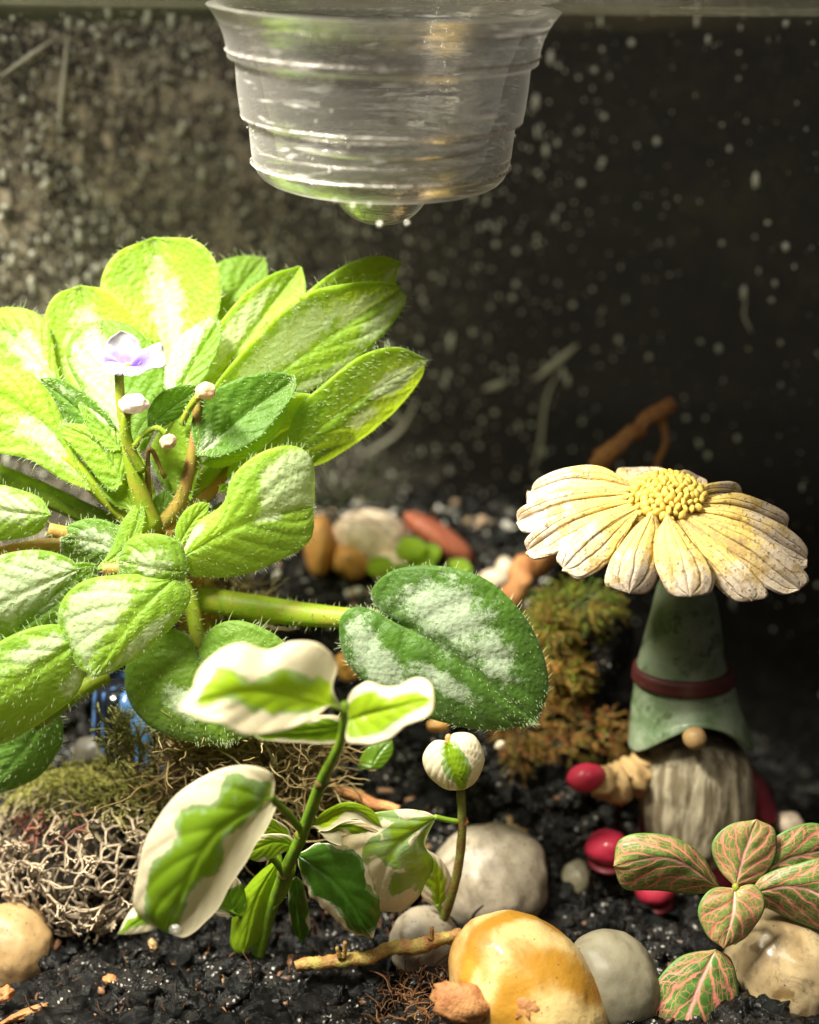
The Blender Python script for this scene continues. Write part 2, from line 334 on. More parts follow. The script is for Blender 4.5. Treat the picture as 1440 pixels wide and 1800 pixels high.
# ------------------------------------------------------------------ object helpers
def thing(name, label, cat, loc=(0, 0, 0), group=None):
    o = bpy.data.objects.new(name, None); COL.objects.link(o); o.location = Vector(loc)*CM; o.empty_display_size = .005
    o['label'] = label; o['category'] = cat
    if group: o['group'] = group
    return o
def worldorg(o):
    v = Vector((0, 0, 0))
    while o is not None: v += o.location; o = o.parent
    return v
def obj(name, V, F, mat, parent=None, label=None, cat=None, kind=None, group=None, smooth=True, attrs=None, uvs=None, org=None, col=None):
    me = bpy.data.meshes.new(name)
    if parent is not None: o0 = worldorg(parent)
    elif org is not None: o0 = Vector(org)*CM
    else: o0 = Vector((0, 0, 0))
    me.from_pydata([tuple(v*CM - o0) for v in V], [], F)
    if smooth: me.polygons.foreach_set('use_smooth', [True]*len(me.polygons))
    for k, vals in (attrs or {}).items():
        a = me.attributes.new(k, 'FLOAT', 'POINT'); a.data.foreach_set('value', vals)
    if col is not None:
        a = me.color_attributes.new('col', 'FLOAT_COLOR', 'POINT'); a.data.foreach_set('color', [x for c in col for x in (*c, 1)])
    if uvs is not None:
        u = me.uv_layers.new(name='UVMap')
        idx = [0]*len(me.loops); me.loops.foreach_get('vertex_index', idx)
        u.data.foreach_set('uv', [x for i in idx for x in uvs[i]])
    me.materials.append(mat); me.update()
    o = bpy.data.objects.new(name, me); COL.objects.link(o)
    if parent is not None: o.parent = parent
    else: o.location = o0
    if label: o['label'] = label
    if cat: o['category'] = cat
    if kind: o['kind'] = kind
    if group: o['group'] = group
    return o
def cr(P, t):
    """Catmull-Rom through P (list of Vectors), chord length parameter t in 0..1"""
    L = [0]
    for a, b in zip(P, P[1:]): L.append(L[-1] + max((b-a).length, 1e-6))
    s = t*L[-1]; i = 0
    while i < len(P)-2 and s > L[i+1]: i += 1
    f = (s-L[i])/(L[i+1]-L[i]); f = min(max(f, 0), 1)
    p1, p2 = P[i], P[i+1]; p0 = P[i-1] if i > 0 else p1*2-p2; p3 = P[i+2] if i+2 < len(P) else p2*2-p1
    return 0.5*((2*p1) + (p2-p0)*f + (2*p0-5*p1+4*p2-p3)*f*f + (3*p1-p0-3*p2+p3)*f*f*f)
def tube(V, F, pts, rad, sides=6, cap=True, wob=0):
    n0 = len(V); n = len(pts); up = Vector((0.13, 0.31, 0.94))
    for i, p in enumerate(pts):
        t = (pts[min(i+1, n-1)] - pts[max(i-1, 0)])
        if t.length < 1e-9: t = Vector((0, 0, 1))
        t.normalize(); a = t.cross(up)
        if a.length < .1: a = t.cross(Vector((1, 0, 0)))
        a.normalize(); b = t.cross(a); r = rad[i] if hasattr(rad, '__len__') else rad
        for k in range(sides):
            th = 2*math.pi*k/sides; rr = r*(1 + (wob*R.uniform(-1, 1) if wob else 0))
            V.append(p + a*math.cos(th)*rr + b*math.sin(th)*rr)
    for i in range(n-1):
        for k in range(sides):
            k2 = (k+1) % sides
            F.append((n0+i*sides+k, n0+i*sides+k2, n0+(i+1)*sides+k2, n0+(i+1)*sides+k))
    if cap:
        F.append(tuple(n0+k for k in reversed(range(sides)))); F.append(tuple(n0+(n-1)*sides+k for k in range(sides)))
def pxtube(name, pts, rpx, mat, parent=None, sides=10, seg=18, wob=0, nz=0, **kw):
    """pts: (px, py, Y); rpx: list of radii in photograph pixels"""
    P = [at(*p) for p in pts]; V, F = [], []
    Q, Rr = [], []
    for i in range(seg+1):
        t = i/seg; q = cr(P, t); x = t*(len(rpx)-1); k = min(int(x), len(rpx)-2); f = x-k
        r = (rpx[k]*(1-f)+rpx[k+1]*f)*pxs(q)
        if nz: q = q + Vector((mn.noise(q*2.1), mn.noise(q*2.1+Vector((9, 1, 4))), mn.noise(q*2.1+Vector((3, 7, 2)))))*nz
        Q.append(q); Rr.append(r)
    tube(V, F, Q, Rr, sides, True, wob)
    col = kw.pop('colr', None)
    if col: kw['col'] = [col]*len(V)
    return obj(name, V, F, mat, parent, **kw)
def hairs(name, roots, parent, rad=.0052, mat='hair'):
    V, F = [], []
    for p, d, l in roots:
        side = Vector((R.uniform(-1, 1), R.uniform(-1, 1), R.uniform(-1, 1)))*.35*l
        q1 = p + d*l*.55 + side*.25; q2 = p + d*l + side*.8
        n0 = len(V); a = d.cross(Vector((.3, .9, .2))).normalized(); b = d.cross(a)
        for q, r in ((p, rad), (q1, rad*.75)):
            for k in range(3):
                th = 2.094*k; V.append(q + (a*math.cos(th)+b*math.sin(th))*r)
        V.append(q2)
        for k in range(3):
            k2 = (k+1) % 3
            F.append((n0+k, n0+k2, n0+3+k2, n0+3+k)); F.append((n0+3+k, n0+3+k2, n0+6))
    o = obj(name, V, F, M[mat], parent, kind='stuff'); return o
def leaf(parent, Mp, Lp, Rp, Y, mat='violet', side=(0, 0), bow=0.0, tint=.8, pale=(), cream=None, nu=34, nv=22, groove=.05, puff=.03, lat=6,
         thick=.06, hair=0, hairlen=.16, name='leaf', label=None, wave=0.0, colf=None, edge_hair=True, solid=0.0, wv=7):
    """a blade laid between a midrib and two margins; (px,py) in the photograph, Y=(base, tip) distances in cm,
       side = how far the left and right margin lie behind (+) or before (-) the midrib"""
    z = lambda p: Vector((p[0], p[1], 0))
    base, tip = z(Mp[0]), z(Mp[-1])
    MM = [z(p) for p in Mp]; LL = [base]+[z(p) for p in Lp]+[tip]; RR = [base]+[z(p) for p in Rp]+[tip]
    seed = Vector((Mp[0][0]*.013, Mp[0][1]*.017, Y[0]))
    G = []; UV = []
    vs = [-1+2*j/nv for j in range(nv+1)]
    for i in range(nu+1):
        u = i/nu; ue = (1-math.cos(math.pi*u))/2*.45 + u*.55
        m = cr(MM, ue); l = cr(LL, ue); r = cr(RR, ue); row = []
        for v in vs:
            e = l if v < 0 else r; a = abs(v); q = m + (e-m)*a
            if wave and a > .5:
                d = (e-m); wv_ = wave*(a-.5)*2*mn.noise(Vector((ue*wv, (2 if v < 0 else 9), seed.x*3)))
                q = q + d*wv_
            yy = Y[0]+(Y[1]-Y[0])*ue + bow*4*ue*(1-ue) + (side[0] if v < 0 else side[1])*a**1.5*min(1, math.sin(math.pi*min(max(ue, .02), .98))**.5*1.2)
            if wave: yy += wave*.8*a*a*mn.noise(Vector((ue*5, (4 if v < 0 else 13), seed.y*3)))
            row.append(at(q.x, q.y, yy)); UV.append((ue, v))
        G.append(row)
    # normals
    c = nu//2; n0 = (G[c][nv//2+2]-G[c][nv//2-2]).cross(G[c+2][nv//2]-G[c-2][nv//2]); sg = 1 if n0.dot(CAM-G[c][nv//2]) > 0 else -1
    NN = []
    for i in range(nu+1):
        row = []
        for j in range(nv+1):
            a = G[i][min(j+1, nv)]-G[i][max(j-1, 0)]; b = G[min(i+1, nu)][j]-G[max(i-1, 0)][j]
            n = a.cross(b)*sg
            if n.length < 1e-7: n = (CAM-G[i][j])
            row.append(n.normalized())
        NN.append(row)
    NN[0] = list(NN[1]); NN[nu] = list(NN[nu-1])
    V, F, pa, ti, uv, ve, cl = [], [], [], [], [], [], []
    for i in range(nu+1):
        for j in range(nv+1):
            u, v = UV[i*(nv+1)+j]; a = abs(v)
            g = -groove*math.exp(-(a/.07)**2)*(1-.6*u)
            ph = (u - .38*a**.9)*lat
            vein = abs(math.sin(math.pi*ph))
            g += puff*(vein**.6)*min(1, a*4)*(1-a**4)*min(1, 6*u*(1-u))
            p = G[i][j] + NN[i][j]*g
            p = p + NN[i][j]*(.02*mn.noise(p*3.0))
            V.append(p); uv.append((u, v)); ve.append(min(1, vein*1.5)*min(1, a*8)); ti.append(tint)
            s = 0.0
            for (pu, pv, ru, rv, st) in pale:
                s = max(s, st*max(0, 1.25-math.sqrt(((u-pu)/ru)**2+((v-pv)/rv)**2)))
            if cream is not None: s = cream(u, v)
            pa.append(s)
            if colf: cl.append(colf(u, v))
    W = nv+1
    for i in range(nu):
        for j in range(nv):
            q = (i*W+j, i*W+j+1, (i+1)*W+j+1, (i+1)*W+j)
            F.append(q if sg > 0 else q[::-1])
    if thick and not solid:      # margin turned down so the blade shows its thickness
        ring = [(i, 0) for i in range(nu+1)] + [(nu, j) for j in range(1, nv)] + [(i, nv) for i in range(nu, -1, -1)]
        mid = G[c][nv//2]; prev = [i*W+j for i, j in ring]
        for s_ in (1, 2):
            cur = []
            for i, j in ring:
                k = i*W+j; inw = (mid-G[i][j]); inw.normalize()
                V.append(G[i][j] - NN[i][j]*thick*s_*.55 + inw*(thick*(0 if s_ == 1 else .7)))
                cur.append(len(V)-1); pa.append(pa[k]*.6); ti.append(tint); uv.append(uv[k]); ve.append(1)
                if colf: cl.append(cl[k])
            for a_ in range(len(ring)-1):
                q = (prev[a_], cur[a_], cur[a_+1], prev[a_+1]); F.append(q if sg < 0 else q[::-1])
            prev = cur
    o = obj(name, V, F, M[mat], parent, attrs={'pale': pa, 'tint': ti, 'vein': ve}, uvs=uv, label=label, col=cl if colf else None)
    if solid:
        sm = o.modifiers.new('thickness', 'SOLIDIFY'); sm.thickness = solid*CM; sm.offset = -sg if False else (-1 if sg > 0 else 1)
        bv = o.modifiers.new('round', 'SUBSURF'); bv.levels = 1; bv.render_levels = 1
        sm.offset = -1
    if hair:
        roots = []
        for _ in range(int(hair*.7)):
            i = R.randrange(1, nu); j = R.randrange(1, nv); p = G[i][j].lerp(G[i+1 if i < nu else i][j], R.random()).lerp(G[i][j+1], R.random()*.6)
            d = (NN[i][j] + (G[min(i+1, nu)][j]-G[i-1][j]).normalized()*.7 + Vector((R.uniform(-.4, .4), R.uniform(-.4, .4), R.uniform(-.4, .4)))).normalized()
            roots.append((p, d, hairlen*R.uniform(.2, 1.0)))
        if edge_hair:
            for jj in (0, nv):
                for i in range(nu):
                    L_ = (G[i+1][jj]-G[i][jj]).length; k = R.choice((0, 1, 1, 2))*max(1, int(L_/.07))
                    for _ in range(k):
                        f = R.random(); p = G[i][jj].lerp(G[i+1][jj], f); e = (G[i][jj]-G[i][nv//2])
                        if e.length < 1e-5: e = G[i][jj]-G[c][nv//2]
                        d = (e.normalized() + NN[i][jj]*R.uniform(-.3, .5) + Vector((R.uniform(-.35, .35), R.uniform(-.35, .35), R.uniform(-.1, .5)))).normalized()
                        roots.append((p, d, hairlen*R.choice((.4, .7, 1.0, 1.5))*R.uniform(.7, 1.1)))
        hairs('leaf_hairs', roots, o)
    return o
def blob(center, rx, ry, rz, basis=(RT, UPV, FWD), sub=4, nz=.12, freq=1.0, rot=0.0, seed=0.0, flat=0.0, power=1.0):
    bm = bmesh.new(); bmesh.ops.create_icosphere(bm, subdivisions=sub, radius=1); a, b, c = basis
    cr_, sr = math.cos(rot), math.sin(rot); V = []
    so = Vector((seed*3.1, seed*1.7, seed*.9))
    for v in bm.verts:
        p = v.co.copy(); k = 1 + nz*mn.noise(p*freq+so) + nz*.35*mn.noise(p*freq*2.7+so)
        x, y, zz = p.x*rx*k, p.y*ry*k, p.z*rz*k
        x, y = x*cr_-y*sr, x*sr+y*cr_
        V.append(center + a*x + b*y + c*zz)
    F = [tuple(v.index for v in f.verts) for f in bm.faces]; bm.free(); return V, F
def pebble(px, py, rx, ry, Y, mat, label, name='pebble', rot=0.0, depth=.9, nz=.12, freq=1.0, sub=4, group=None, cat='pebble', seed=None, sink=.26):
    if Y is None:
        Y = -6.0
        while Y < 13:
            c = at(px, py, Y)
            if c.z - ground(c.x, c.y) < sink*ry*pxs(c): break
            Y += .05
    c = at(px, py, Y); s = pxs(c)
    V, F = blob(c, rx*s, ry*s, depth*(rx+ry)*.5*s, sub=sub, nz=nz, freq=freq, rot=math.radians(-rot), seed=(px*.37+py*.11) if seed is None else seed)
    V = [v + (v-c).normalized()*(.035*mn.noise(v*2.6) + .014*mn.noise(v*7)) for v in V]
    mz = min(v.z for v in V)
    return obj(name, V, F, M[mat], None, label=label, cat=cat, org=(c.x, c.y, mz), group=group)

# ------------------------------------------------------------------ ground of the terrarium
def sst(x, a, b):
    t = min(max((x-a)/(b-a), 0), 1); return t*t*(3-2*t)
def ground(x, y):
    wx = 1 - .93*sst(x, 3.4, 6.2)
    left = 1 - sst(x, -4.5, -1.5)
    h = sst(y, 1.0, 4.0)*1.7 + sst(y, 3.0, 7.5)*3.5 + sst(y, 7.0, 12)*1.1
    h = h*wx + left*sst(y, -.5, 2.0)*.4
    h += .28*mn.noise(Vector((x*.55, y*.55, 3.1))) + .16*mn.noise(Vector((x*1.7, y*1.7, 0)))
    return h
def gsoil(x, y):
    h = ground(x, y) + .13*mn.noise(Vector((x*4, y*4, 7))) + .07*mn.noise(Vector((x*10, y*10, 2)))
    return h
V, F = [], []; nx, ny = 230, 180
for j in range(ny+1):
    for i in range(nx+1):
        x = -14.3 + 28.6*i/nx; y = -7 + 21.2*j/ny
        V.append(Vector((x, y, gsoil(x, y))))
for j in range(ny):
    for i in range(nx):
        cx = -14.3 + 28.6*(i+.5)/nx; cyy = -7 + 21.2*(j+.5)/ny
        if cx*cx+max(cyy, 0)**2 > 14.2**2: continue
        a = j*(nx+1)+i; F.append((a, a+1, a+nx+2, a+nx+1))
obj('soil', V, F, M['soil'], None, kind='structure', label='wet black potting soil covering the bottom of the jar')
# backdrop and the shelf outside the glass
obj('backdrop', [Vector((-90, 60, -30)), Vector((90, 60, -30)), Vector((90, 60, 90)), Vector((-90, 60, 90))], [(0, 1, 2, 3)], M['backdrop'], kind='structure', label='near-black sheet added behind the jar for the unlit room')  # near-black plane added to keep world light out from behind
obj('table_top', [Vector((-90, -60, -3)), Vector((90, -60, -3)), Vector((90, 60, -3)), Vector((-90, 60, -3))], [(0, 1, 2, 3)], M['backdrop'], kind='structure', label='dark surface under the jar')

# ------------------------------------------------------------------ jar
jar = thing('glass_jar', 'curved dusty glass wall of the terrarium with dried droplets, behind all the plants', 'glass jar', (0, 14.5, 0))
V, F = [], []; na, nz_ = 90, 2
for rr in (14.5, 14.8):
    for k in range(nz_+1):
        for i in range(na+1):
            th = math.pi*(-.05+1.1*i/na); V.append(Vector((rr*math.cos(th), rr*math.sin(th), -2.5+22.25*k/nz_)))
for s_ in (0, 1):
    o_ = s_*(na+1)*(nz_+1)
    for k in range(nz_):
        for i in range(na):
            a = o_+k*(na+1)+i; F.append((a, a+1, a+na+2, a+na+1))
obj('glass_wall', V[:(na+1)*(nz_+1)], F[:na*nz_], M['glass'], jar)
V2, F2 = V[(na+1)*(nz_+1):], F[:na*nz_]
obj('outer_glass', V2, F2, M['outer'], jar)
V, F = [], []
def drop_on_wall(th, z, r, rr=14.42, el=1.0):
    c = Vector((rr*math.cos(th), rr*math.sin(th), z)); n0 = len(V); nrm = Vector((-math.cos(th), -math.sin(th), 0)); tg = Vector((-math.sin(th), math.cos(th), 0))
    V.append(c + nrm*r*.6)
    for ring, (q, h) in enumerate(((.7, .42), (1, 0))):
        for k in range(6):
            a = math.pi*k/3; V.append(c + tg*math.cos(a)*r*q + Vector((0, 0, math.sin(a)*r*q*el)) + nrm*h*r)
    for k in range(6):
        k2 = (k+1) % 6; F.append((n0, n0+1+k, n0+1+k2)); F.append((n0+1+k, n0+7+k, n0+7+k2, n0+1+k2))
for _ in range(8500):
    px = R.uniform(-60, 1500); py = R.uniform(20, 1150) if R.random() < .9 else R.uniform(20, 1400)
    dens = 1.0 - .88*sst(px, 600, 1200)
    if R.random() > dens: continue
    d = FWD + RT*((px-720)/FPX) + UPV*((900-py)/FPX)
    # hit the cylinder
    A = d.x**2+d.y**2; B = 2*(CAM.x*d.x+CAM.y*d.y); C_ = CAM.x**2+CAM.y**2-14.4**2
    t = (-B+math.sqrt(B*B-4*A*C_))/(2*A); p = CAM+d*t
    drop_on_wall(math.atan2(p.y, p.x), p.z, R.choice((.012, .015, .02, .02, .03, .03, .045, .075))*R.uniform(.7, 1.3), el=R.choice((.7, 1, 1, 1.3, 2.4)))
obj('dried_droplets', V, F, M['drop'], jar, kind='stuff')
def wallp(px, py, r=14.35):
    d = FWD + RT*((px-720)/FPX) + UPV*((900-py)/FPX)
    A = d.x**2+d.y**2; B = 2*(CAM.x*d.x+CAM.y*d.y); C_ = CAM.x**2+CAM.y**2-r**2
    return CAM+d*((-B+math.sqrt(B*B-4*A*C_))/(2*A))
for pts, wd in (([(940, 668), (975, 640), (1015, 606)], 8), ([(985, 650), (960, 700), (950, 780), (935, 830)], 4), ([(120, 60), (112, 130), (102, 240)], 4),
                ([(1312, 525), (1308, 555), (1322, 585)], 3), ([(0, 135), (50, 100), (95, 68)], 4), ([(850, 685), (880, 675), (892, 668)], 8), ([(640, 800), (700, 760), (735, 700)], 5)):
    V, F = [], []; P = [wallp(*p) for p in pts]; tube(V, F, [cr(P, i/10) for i in range(11)], [wd*.013*math.sin(math.pi*(.08+.84*i/10)) for i in range(11)], 5)
    obj('dried_smear', V, F, M['smear'], jar)
# lid
lid = thing('jar_lid', 'clear flat glass lid with a rounded rim seen edge-on along the top', 'lid', (0, 0, 19.9))
def ringlathe(prof, cx, cy_, cz, n=72, a0=0, a1=2*math.pi, tilt=None, closed=True):
    V, F = [], []; m = n if closed else n+1
    for r, z_ in prof:
        for k in range(m):
            th = a0+(a1-a0)*k/n; p = Vector((r*math.cos(th), r*math.sin(th), z_))
            if tilt: p = tilt @ p
            V.append(Vector((cx, cy_, cz))+p)
    for i in range(len(prof)-1):
        for k in range(n):
            k2 = (k+1) % m if closed else k+1
            F.append((i*m+k, i*m+k2, (i+1)*m+k2, (i+1)*m+k))
    return V, F
tl = Matrix.Rotation(math.radians(.75), 3, 'Y')
V, F = ringlathe([(0.01, -.02), (14.9, -.02), (15.1, .03), (15.1, .12), (15.0, .16), (0.01, .16)], 0, 0, 20.13, 96, tilt=tl)
obj('lid_plate', V, F, M['clear'], lid)
V, F = ringlathe([(14.9, -.12), (15.1, -.13), (15.25, -.05), (15.25, .1), (15.12, .1), (15.12, -.05), (14.9, -.12)], 0, 0, 20.14, 96, tilt=tl)
obj('lid_rim', V, F, M['rimglass'], lid)

# ------------------------------------------------------------------ cup hanging in the lid
ccx, ccy = at(676, 200, 3.5).x, 3.5
cup = thing('glass_cup', 'clear ribbed glass cup hanging down through the lid with a round lens below', 'cup', (ccx, ccy, 16))
def zpx(py, Y=3.5): return at(676, py, Y).z
s0 = pxs(at(676, 200, 3.5))
outer = [(305, 12), (292, 28), (276, 60), (271, 92), (271, 100), (271, 105), (258, 107), (257, 113), (256, 150), (251, 190), (249, 203), (249, 208), (236, 210), (236, 216), (233, 250), (231, 285), (222, 308), (205, 322), (175, 330)]
prof = [(r*s0, zpx(y)) for r, y in outer]
zb = prof[-1][1]
prof += [(1.1, zb-.04), (1.0, zb-.22), (.86, zb-.45), (.66, zb-.64), (.4, zb-.76), (.15, zb-.80), (0.001, zb-.81)]
inner = [(0.001, zb+.42), (.6, zb+.44), (1.1, zb+.40), (1.45, zb+.30), (1.8, zb+.28), (2.1, zb+.45), (2.2, zb+.75), (2.24, zpx(220)), (2.38, zpx(200)), (2.5, zpx(120)), (2.62, zpx(100)), (2.74, zpx(60)), (3.0, zpx(28)), (3.25, zpx(8))]
full = prof[::-1] + []
P_ = inner[::-1]
allp = prof + inner + [prof[0]]
tc = Matrix.Rotation(math.radians(4.5), 3, 'X') @ Matrix.Rotation(math.radians(1.5), 3, 'Y')
pv = zpx(30); CR = 262*s0/2.86
V, F = ringlathe([(r, z_-pv) for r, z_ in allp], ccx, ccy, pv, 96, tilt=tc)
co_ = obj('cup_body', V, F, M['cup'], cup)
bv = co_.modifiers.new('smooth', 'SUBSURF'); bv.levels = 1; bv.render_levels = 1
for yy_, rr_ in ((90, 2.98), (206, 2.70), (288, 2.53), (40, 3.10), (222, 2.30), (262, 2.42)):
    Vr, Fr = ringlathe([(rr_*CR+.028*math.cos(a_), .028*math.sin(a_)+zpx(yy_)-pv) for a_ in [math.pi*q/4 for q in range(9)]], ccx, ccy, pv, 96, tilt=tc)
    obj('raised_ring', Vr, Fr, M['ridge'], cup)
V, F = ringlathe([(0.001, .02), (.9, .02), (1.5, 0), (2.02, -.02), (2.16, .06), (2.2, .0), (2.12, -.10), (.9, -.1), (0.001, -.1)], ccx, ccy, zb+1.0, 64, tilt=tc)
obj('water_surface', V, F, M['water'], cup, label='shallow water standing in the bottom of the cup')
for (px, py, r) in ((668, 394, 5), (716, 392, 4), (621, 362, 4), (590, 352, 3), (650, 360, 3)):
    c = at(px, py, -.7); V, F = blob(c, r*pxs(c), r*pxs(c), r*pxs(c), sub=2, nz=.05); obj('droplet', V, F, M['drop'], cup)

for _ in range(70):
    a_ = R.uniform(math.pi, 2*math.pi); yy_ = R.uniform(60, 300); rr_ = (2.9-.0019*(yy_-60))*CR*1.005
    p = Vector((ccx, ccy, pv)) + tc @ Vector((rr_*math.cos(a_), rr_*math.sin(a_), zpx(yy_)-pv)); q_ = R.choice((.012, .016, .02, .03))
    V, F = blob(p, q_, q_*1.3, q_, sub=1, nz=.05)
    if _ == 0: VV, FF = [], []
    FF += [tuple(i+len(VV) for i in f) for f in F]; VV += V
obj('water_beads', VV, FF, M['drop'], cup, kind='stuff')

# ------------------------------------------------------------------ African violet
DS = .68      # the rosette is a shallow bowl: its leaves stand close behind one another
vio = thing('african_violet', 'large lime green hairy plant with round leaves and a purple flower, on the left', 'plant', tuple(at(330, 1080, 5)))
LF = lambda *a, **k: leaf(vio, *a, **k)
# back row
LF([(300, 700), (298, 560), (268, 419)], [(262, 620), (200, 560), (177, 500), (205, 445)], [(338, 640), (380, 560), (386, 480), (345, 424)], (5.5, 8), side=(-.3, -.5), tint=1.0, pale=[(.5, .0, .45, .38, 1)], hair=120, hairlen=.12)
LF([(360, 590), (412, 520), (464, 452)], [(345, 530), (378, 466), (430, 449)], [(405, 580), (458, 530), (470, 480)], (7.5, 9), tint=.55, side=(.2, -.2), hair=60)
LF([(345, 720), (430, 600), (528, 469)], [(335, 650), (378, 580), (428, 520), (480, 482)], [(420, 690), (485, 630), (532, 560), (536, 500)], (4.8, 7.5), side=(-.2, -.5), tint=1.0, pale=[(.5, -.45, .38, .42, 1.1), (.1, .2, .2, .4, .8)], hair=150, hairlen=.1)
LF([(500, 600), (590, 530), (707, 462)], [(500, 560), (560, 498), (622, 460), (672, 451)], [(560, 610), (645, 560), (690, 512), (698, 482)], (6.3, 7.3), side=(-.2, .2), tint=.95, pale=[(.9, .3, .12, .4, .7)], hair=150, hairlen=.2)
LF([(255, 790), (190, 640), (140, 503)], [(170, 790), (95, 700), (72, 600), (92, 525)], [(290, 700), (272, 620), (240, 560), (190, 512)], (4.8, 7), side=(-.3, -.3), tint=.95, pale=[(.55, -.1, .4, .62, .9)], hair=120, hairlen=.12)
LF([(110, 690), (40, 610), (-35, 545)], [(60, 720), (-20, 690), (-60, 620)], [(98, 630), (82, 565), (35, 541)], (4.8, 6.5), tint=.8, side=(-.2, .3), pale=[(.4, .1, .35, .5, .8)], hair=120)
LF([(160, 860), (70, 740), (-70, 655)], [(110, 842), (50, 806), (-20, 790), (-60, 740)], [(122, 760), (88, 690), (50, 655), (-10, 640)], (3.2, 4.2), side=(-.4, .4), tint=.9, pale=[(.35, -.25, .3, .4, 1)], hair=260)
LF([(240, 800), (205, 680), (178, 563)], [(190, 750), (140, 680), (116, 625), (135, 578)], [(285, 720), (286, 645), (250, 588), (212, 566)], (3.8, 5.6), tint=.45, side=(.15, .2), pale=[(.6, -.35, .5, .6, 1.1)], hair=380, hairlen=.1)
LF([(205, 782), (140, 722), (70, 667)], [(168, 780), (120, 748), (88, 706)], [(196, 742), (145, 692), (102, 667)], (3.5, 4.2), tint=.25, side=(.2, -.2), pale=[(.75, .5, .25, .4, .6)], hair=300, hairlen=.12)
LF([(212, 790), (175, 748), (140, 710)], [(190, 790), (160, 758)], [(212, 762), (178, 722)], (3.2, 3.7), tint=.7, side=(-.2, .2), pale=[(.6, .5, .4, .3, .7)], hair=130, hairlen=.1)
LF([(215, 850), (170, 780), (105, 745)], [(190, 860), (140, 800), (110, 765)], [(225, 800), (180, 755), (140, 745)], (2.9, 3.6), tint=.75, side=(-.2, .2), hair=120, hairlen=.1)
LF([(300, 715), (340, 640), (386, 566)], [(288, 670), (300, 615), (335, 575), (368, 557)], [(335, 700), (368, 650), (386, 600)], (4.0, 5.4), tint=.5, side=(.3, -.2), pale=[(.5, -.6, .5, .5, 1.2), (.2, .3, .2, .5, .7)], hair=260, hairlen=.1)
LF([(262, 750), (305, 715), (352, 680)], [(262, 720), (285, 690), (325, 678)], [(290, 748), (330, 722), (350, 700)], (2.9, 3.6), tint=.25, side=(-.1, .1), hair=160, hairlen=.1)
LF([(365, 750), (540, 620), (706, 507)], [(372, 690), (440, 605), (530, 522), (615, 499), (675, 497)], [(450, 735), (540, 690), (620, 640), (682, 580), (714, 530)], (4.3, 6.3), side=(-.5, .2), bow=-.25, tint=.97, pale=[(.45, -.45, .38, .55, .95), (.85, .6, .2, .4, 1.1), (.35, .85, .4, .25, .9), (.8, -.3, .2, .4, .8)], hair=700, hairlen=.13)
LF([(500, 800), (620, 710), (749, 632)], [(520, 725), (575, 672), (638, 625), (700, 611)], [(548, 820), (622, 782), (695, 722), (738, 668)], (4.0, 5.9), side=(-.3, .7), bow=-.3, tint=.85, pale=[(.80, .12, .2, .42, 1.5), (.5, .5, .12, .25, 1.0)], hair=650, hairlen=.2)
LF([(400, 840), (500, 760), (592, 728)], [(415, 785), (468, 722), (520, 693), (562, 700)], [(455, 845), (515, 828), (560, 808), (594, 768)], (3.6, 4.8), side=(-.2, .2), tint=.95, pale=[(.95, .6, .18, .5, .9)], hair=240, hairlen=.1)
LF([(350, 815), (430, 785), (505, 712)], [(380, 795), (440, 755)], [(390, 822), (460, 790), (500, 740)], (2.8, 3.6), side=(.0, .2), tint=.95, hair=90, hairlen=.08)
LF([(347, 800), (430, 730), (520, 665)], [(338, 745), (358, 700), (418, 667), (482, 654)], [(392, 800), (455, 770), (495, 722), (517, 690)], (2.3, 3.9), side=(-.1, -.45), bow=.35, tint=.22, pale=[(.10, -.1, .2, .6, .75), (.99, .0, .07, .5, .8)], hair=420, hairlen=.1)
LF([(335, 880), (343, 780), (348, 688)], [(290, 860), (263, 800), (285, 750), (325, 715)], [(350, 830), (356, 760)], (2.6, 3.2), side=(.5, 0), tint=1.0, hair=60, hairlen=.08)
LF([(235, 900), (225, 830), (215, 770)], [(190, 880), (165, 820), (185, 780)], [(275, 890), (262, 830), (240, 790)], (3.0, 3.6), tint=.9, hair=60, hairlen=.08)
LF([(302, 900), (318, 850), (330, 808)], [(290, 870), (300, 830)], [(322, 880), (332, 840)], (3.0, 3.3), tint=.5, hair=40, hairlen=.08)
LF([(270, 940), (285, 900), (290, 860)], [(255, 915), (268, 880)], [(300, 920), (305, 880)], (2.8, 3.0), tint=.4, hair=40, hairlen=.08)
# front right
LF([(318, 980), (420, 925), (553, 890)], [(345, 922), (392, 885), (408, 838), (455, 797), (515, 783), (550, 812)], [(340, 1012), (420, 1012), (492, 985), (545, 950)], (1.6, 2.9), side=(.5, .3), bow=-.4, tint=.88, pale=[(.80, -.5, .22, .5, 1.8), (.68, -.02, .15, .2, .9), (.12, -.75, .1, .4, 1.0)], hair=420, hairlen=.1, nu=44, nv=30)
LF([(312, 960), (340, 915), (368, 885)], [(308, 930), (325, 898), (350, 883)], [(335, 950), (362, 920)], (1.9, 2.4), tint=.85, hair=60, hairlen=.08)
LF([(385, 865), (398, 852), (412, 848)], [(388, 852)], [(398, 866)], (3.0, 3.1), tint=.9, hair=20, hairlen=.06, nu=10, nv=8)
LF([(332, 1005), (270, 1000), (207, 985)], [(312, 1032), (255, 1043), (214, 1020)], [(318, 955), (275, 938), (228, 947)], (1.3, 1.4), side=(.3, .3), bow=-.3, tint=.6, pale=[(.55, .1, .42, .55, .75)], hair=300, hairlen=.1)
LF([(222, 978), (160, 952), (107, 948)], [(200, 992), (150, 998), (113, 978)], [(218, 932), (168, 911), (122, 922)], (1.9, 2.1), side=(.2, .2), bow=.2, tint=.3, pale=[(.5, .1, .4, .62, .85)], hair=380, hairlen=.1)
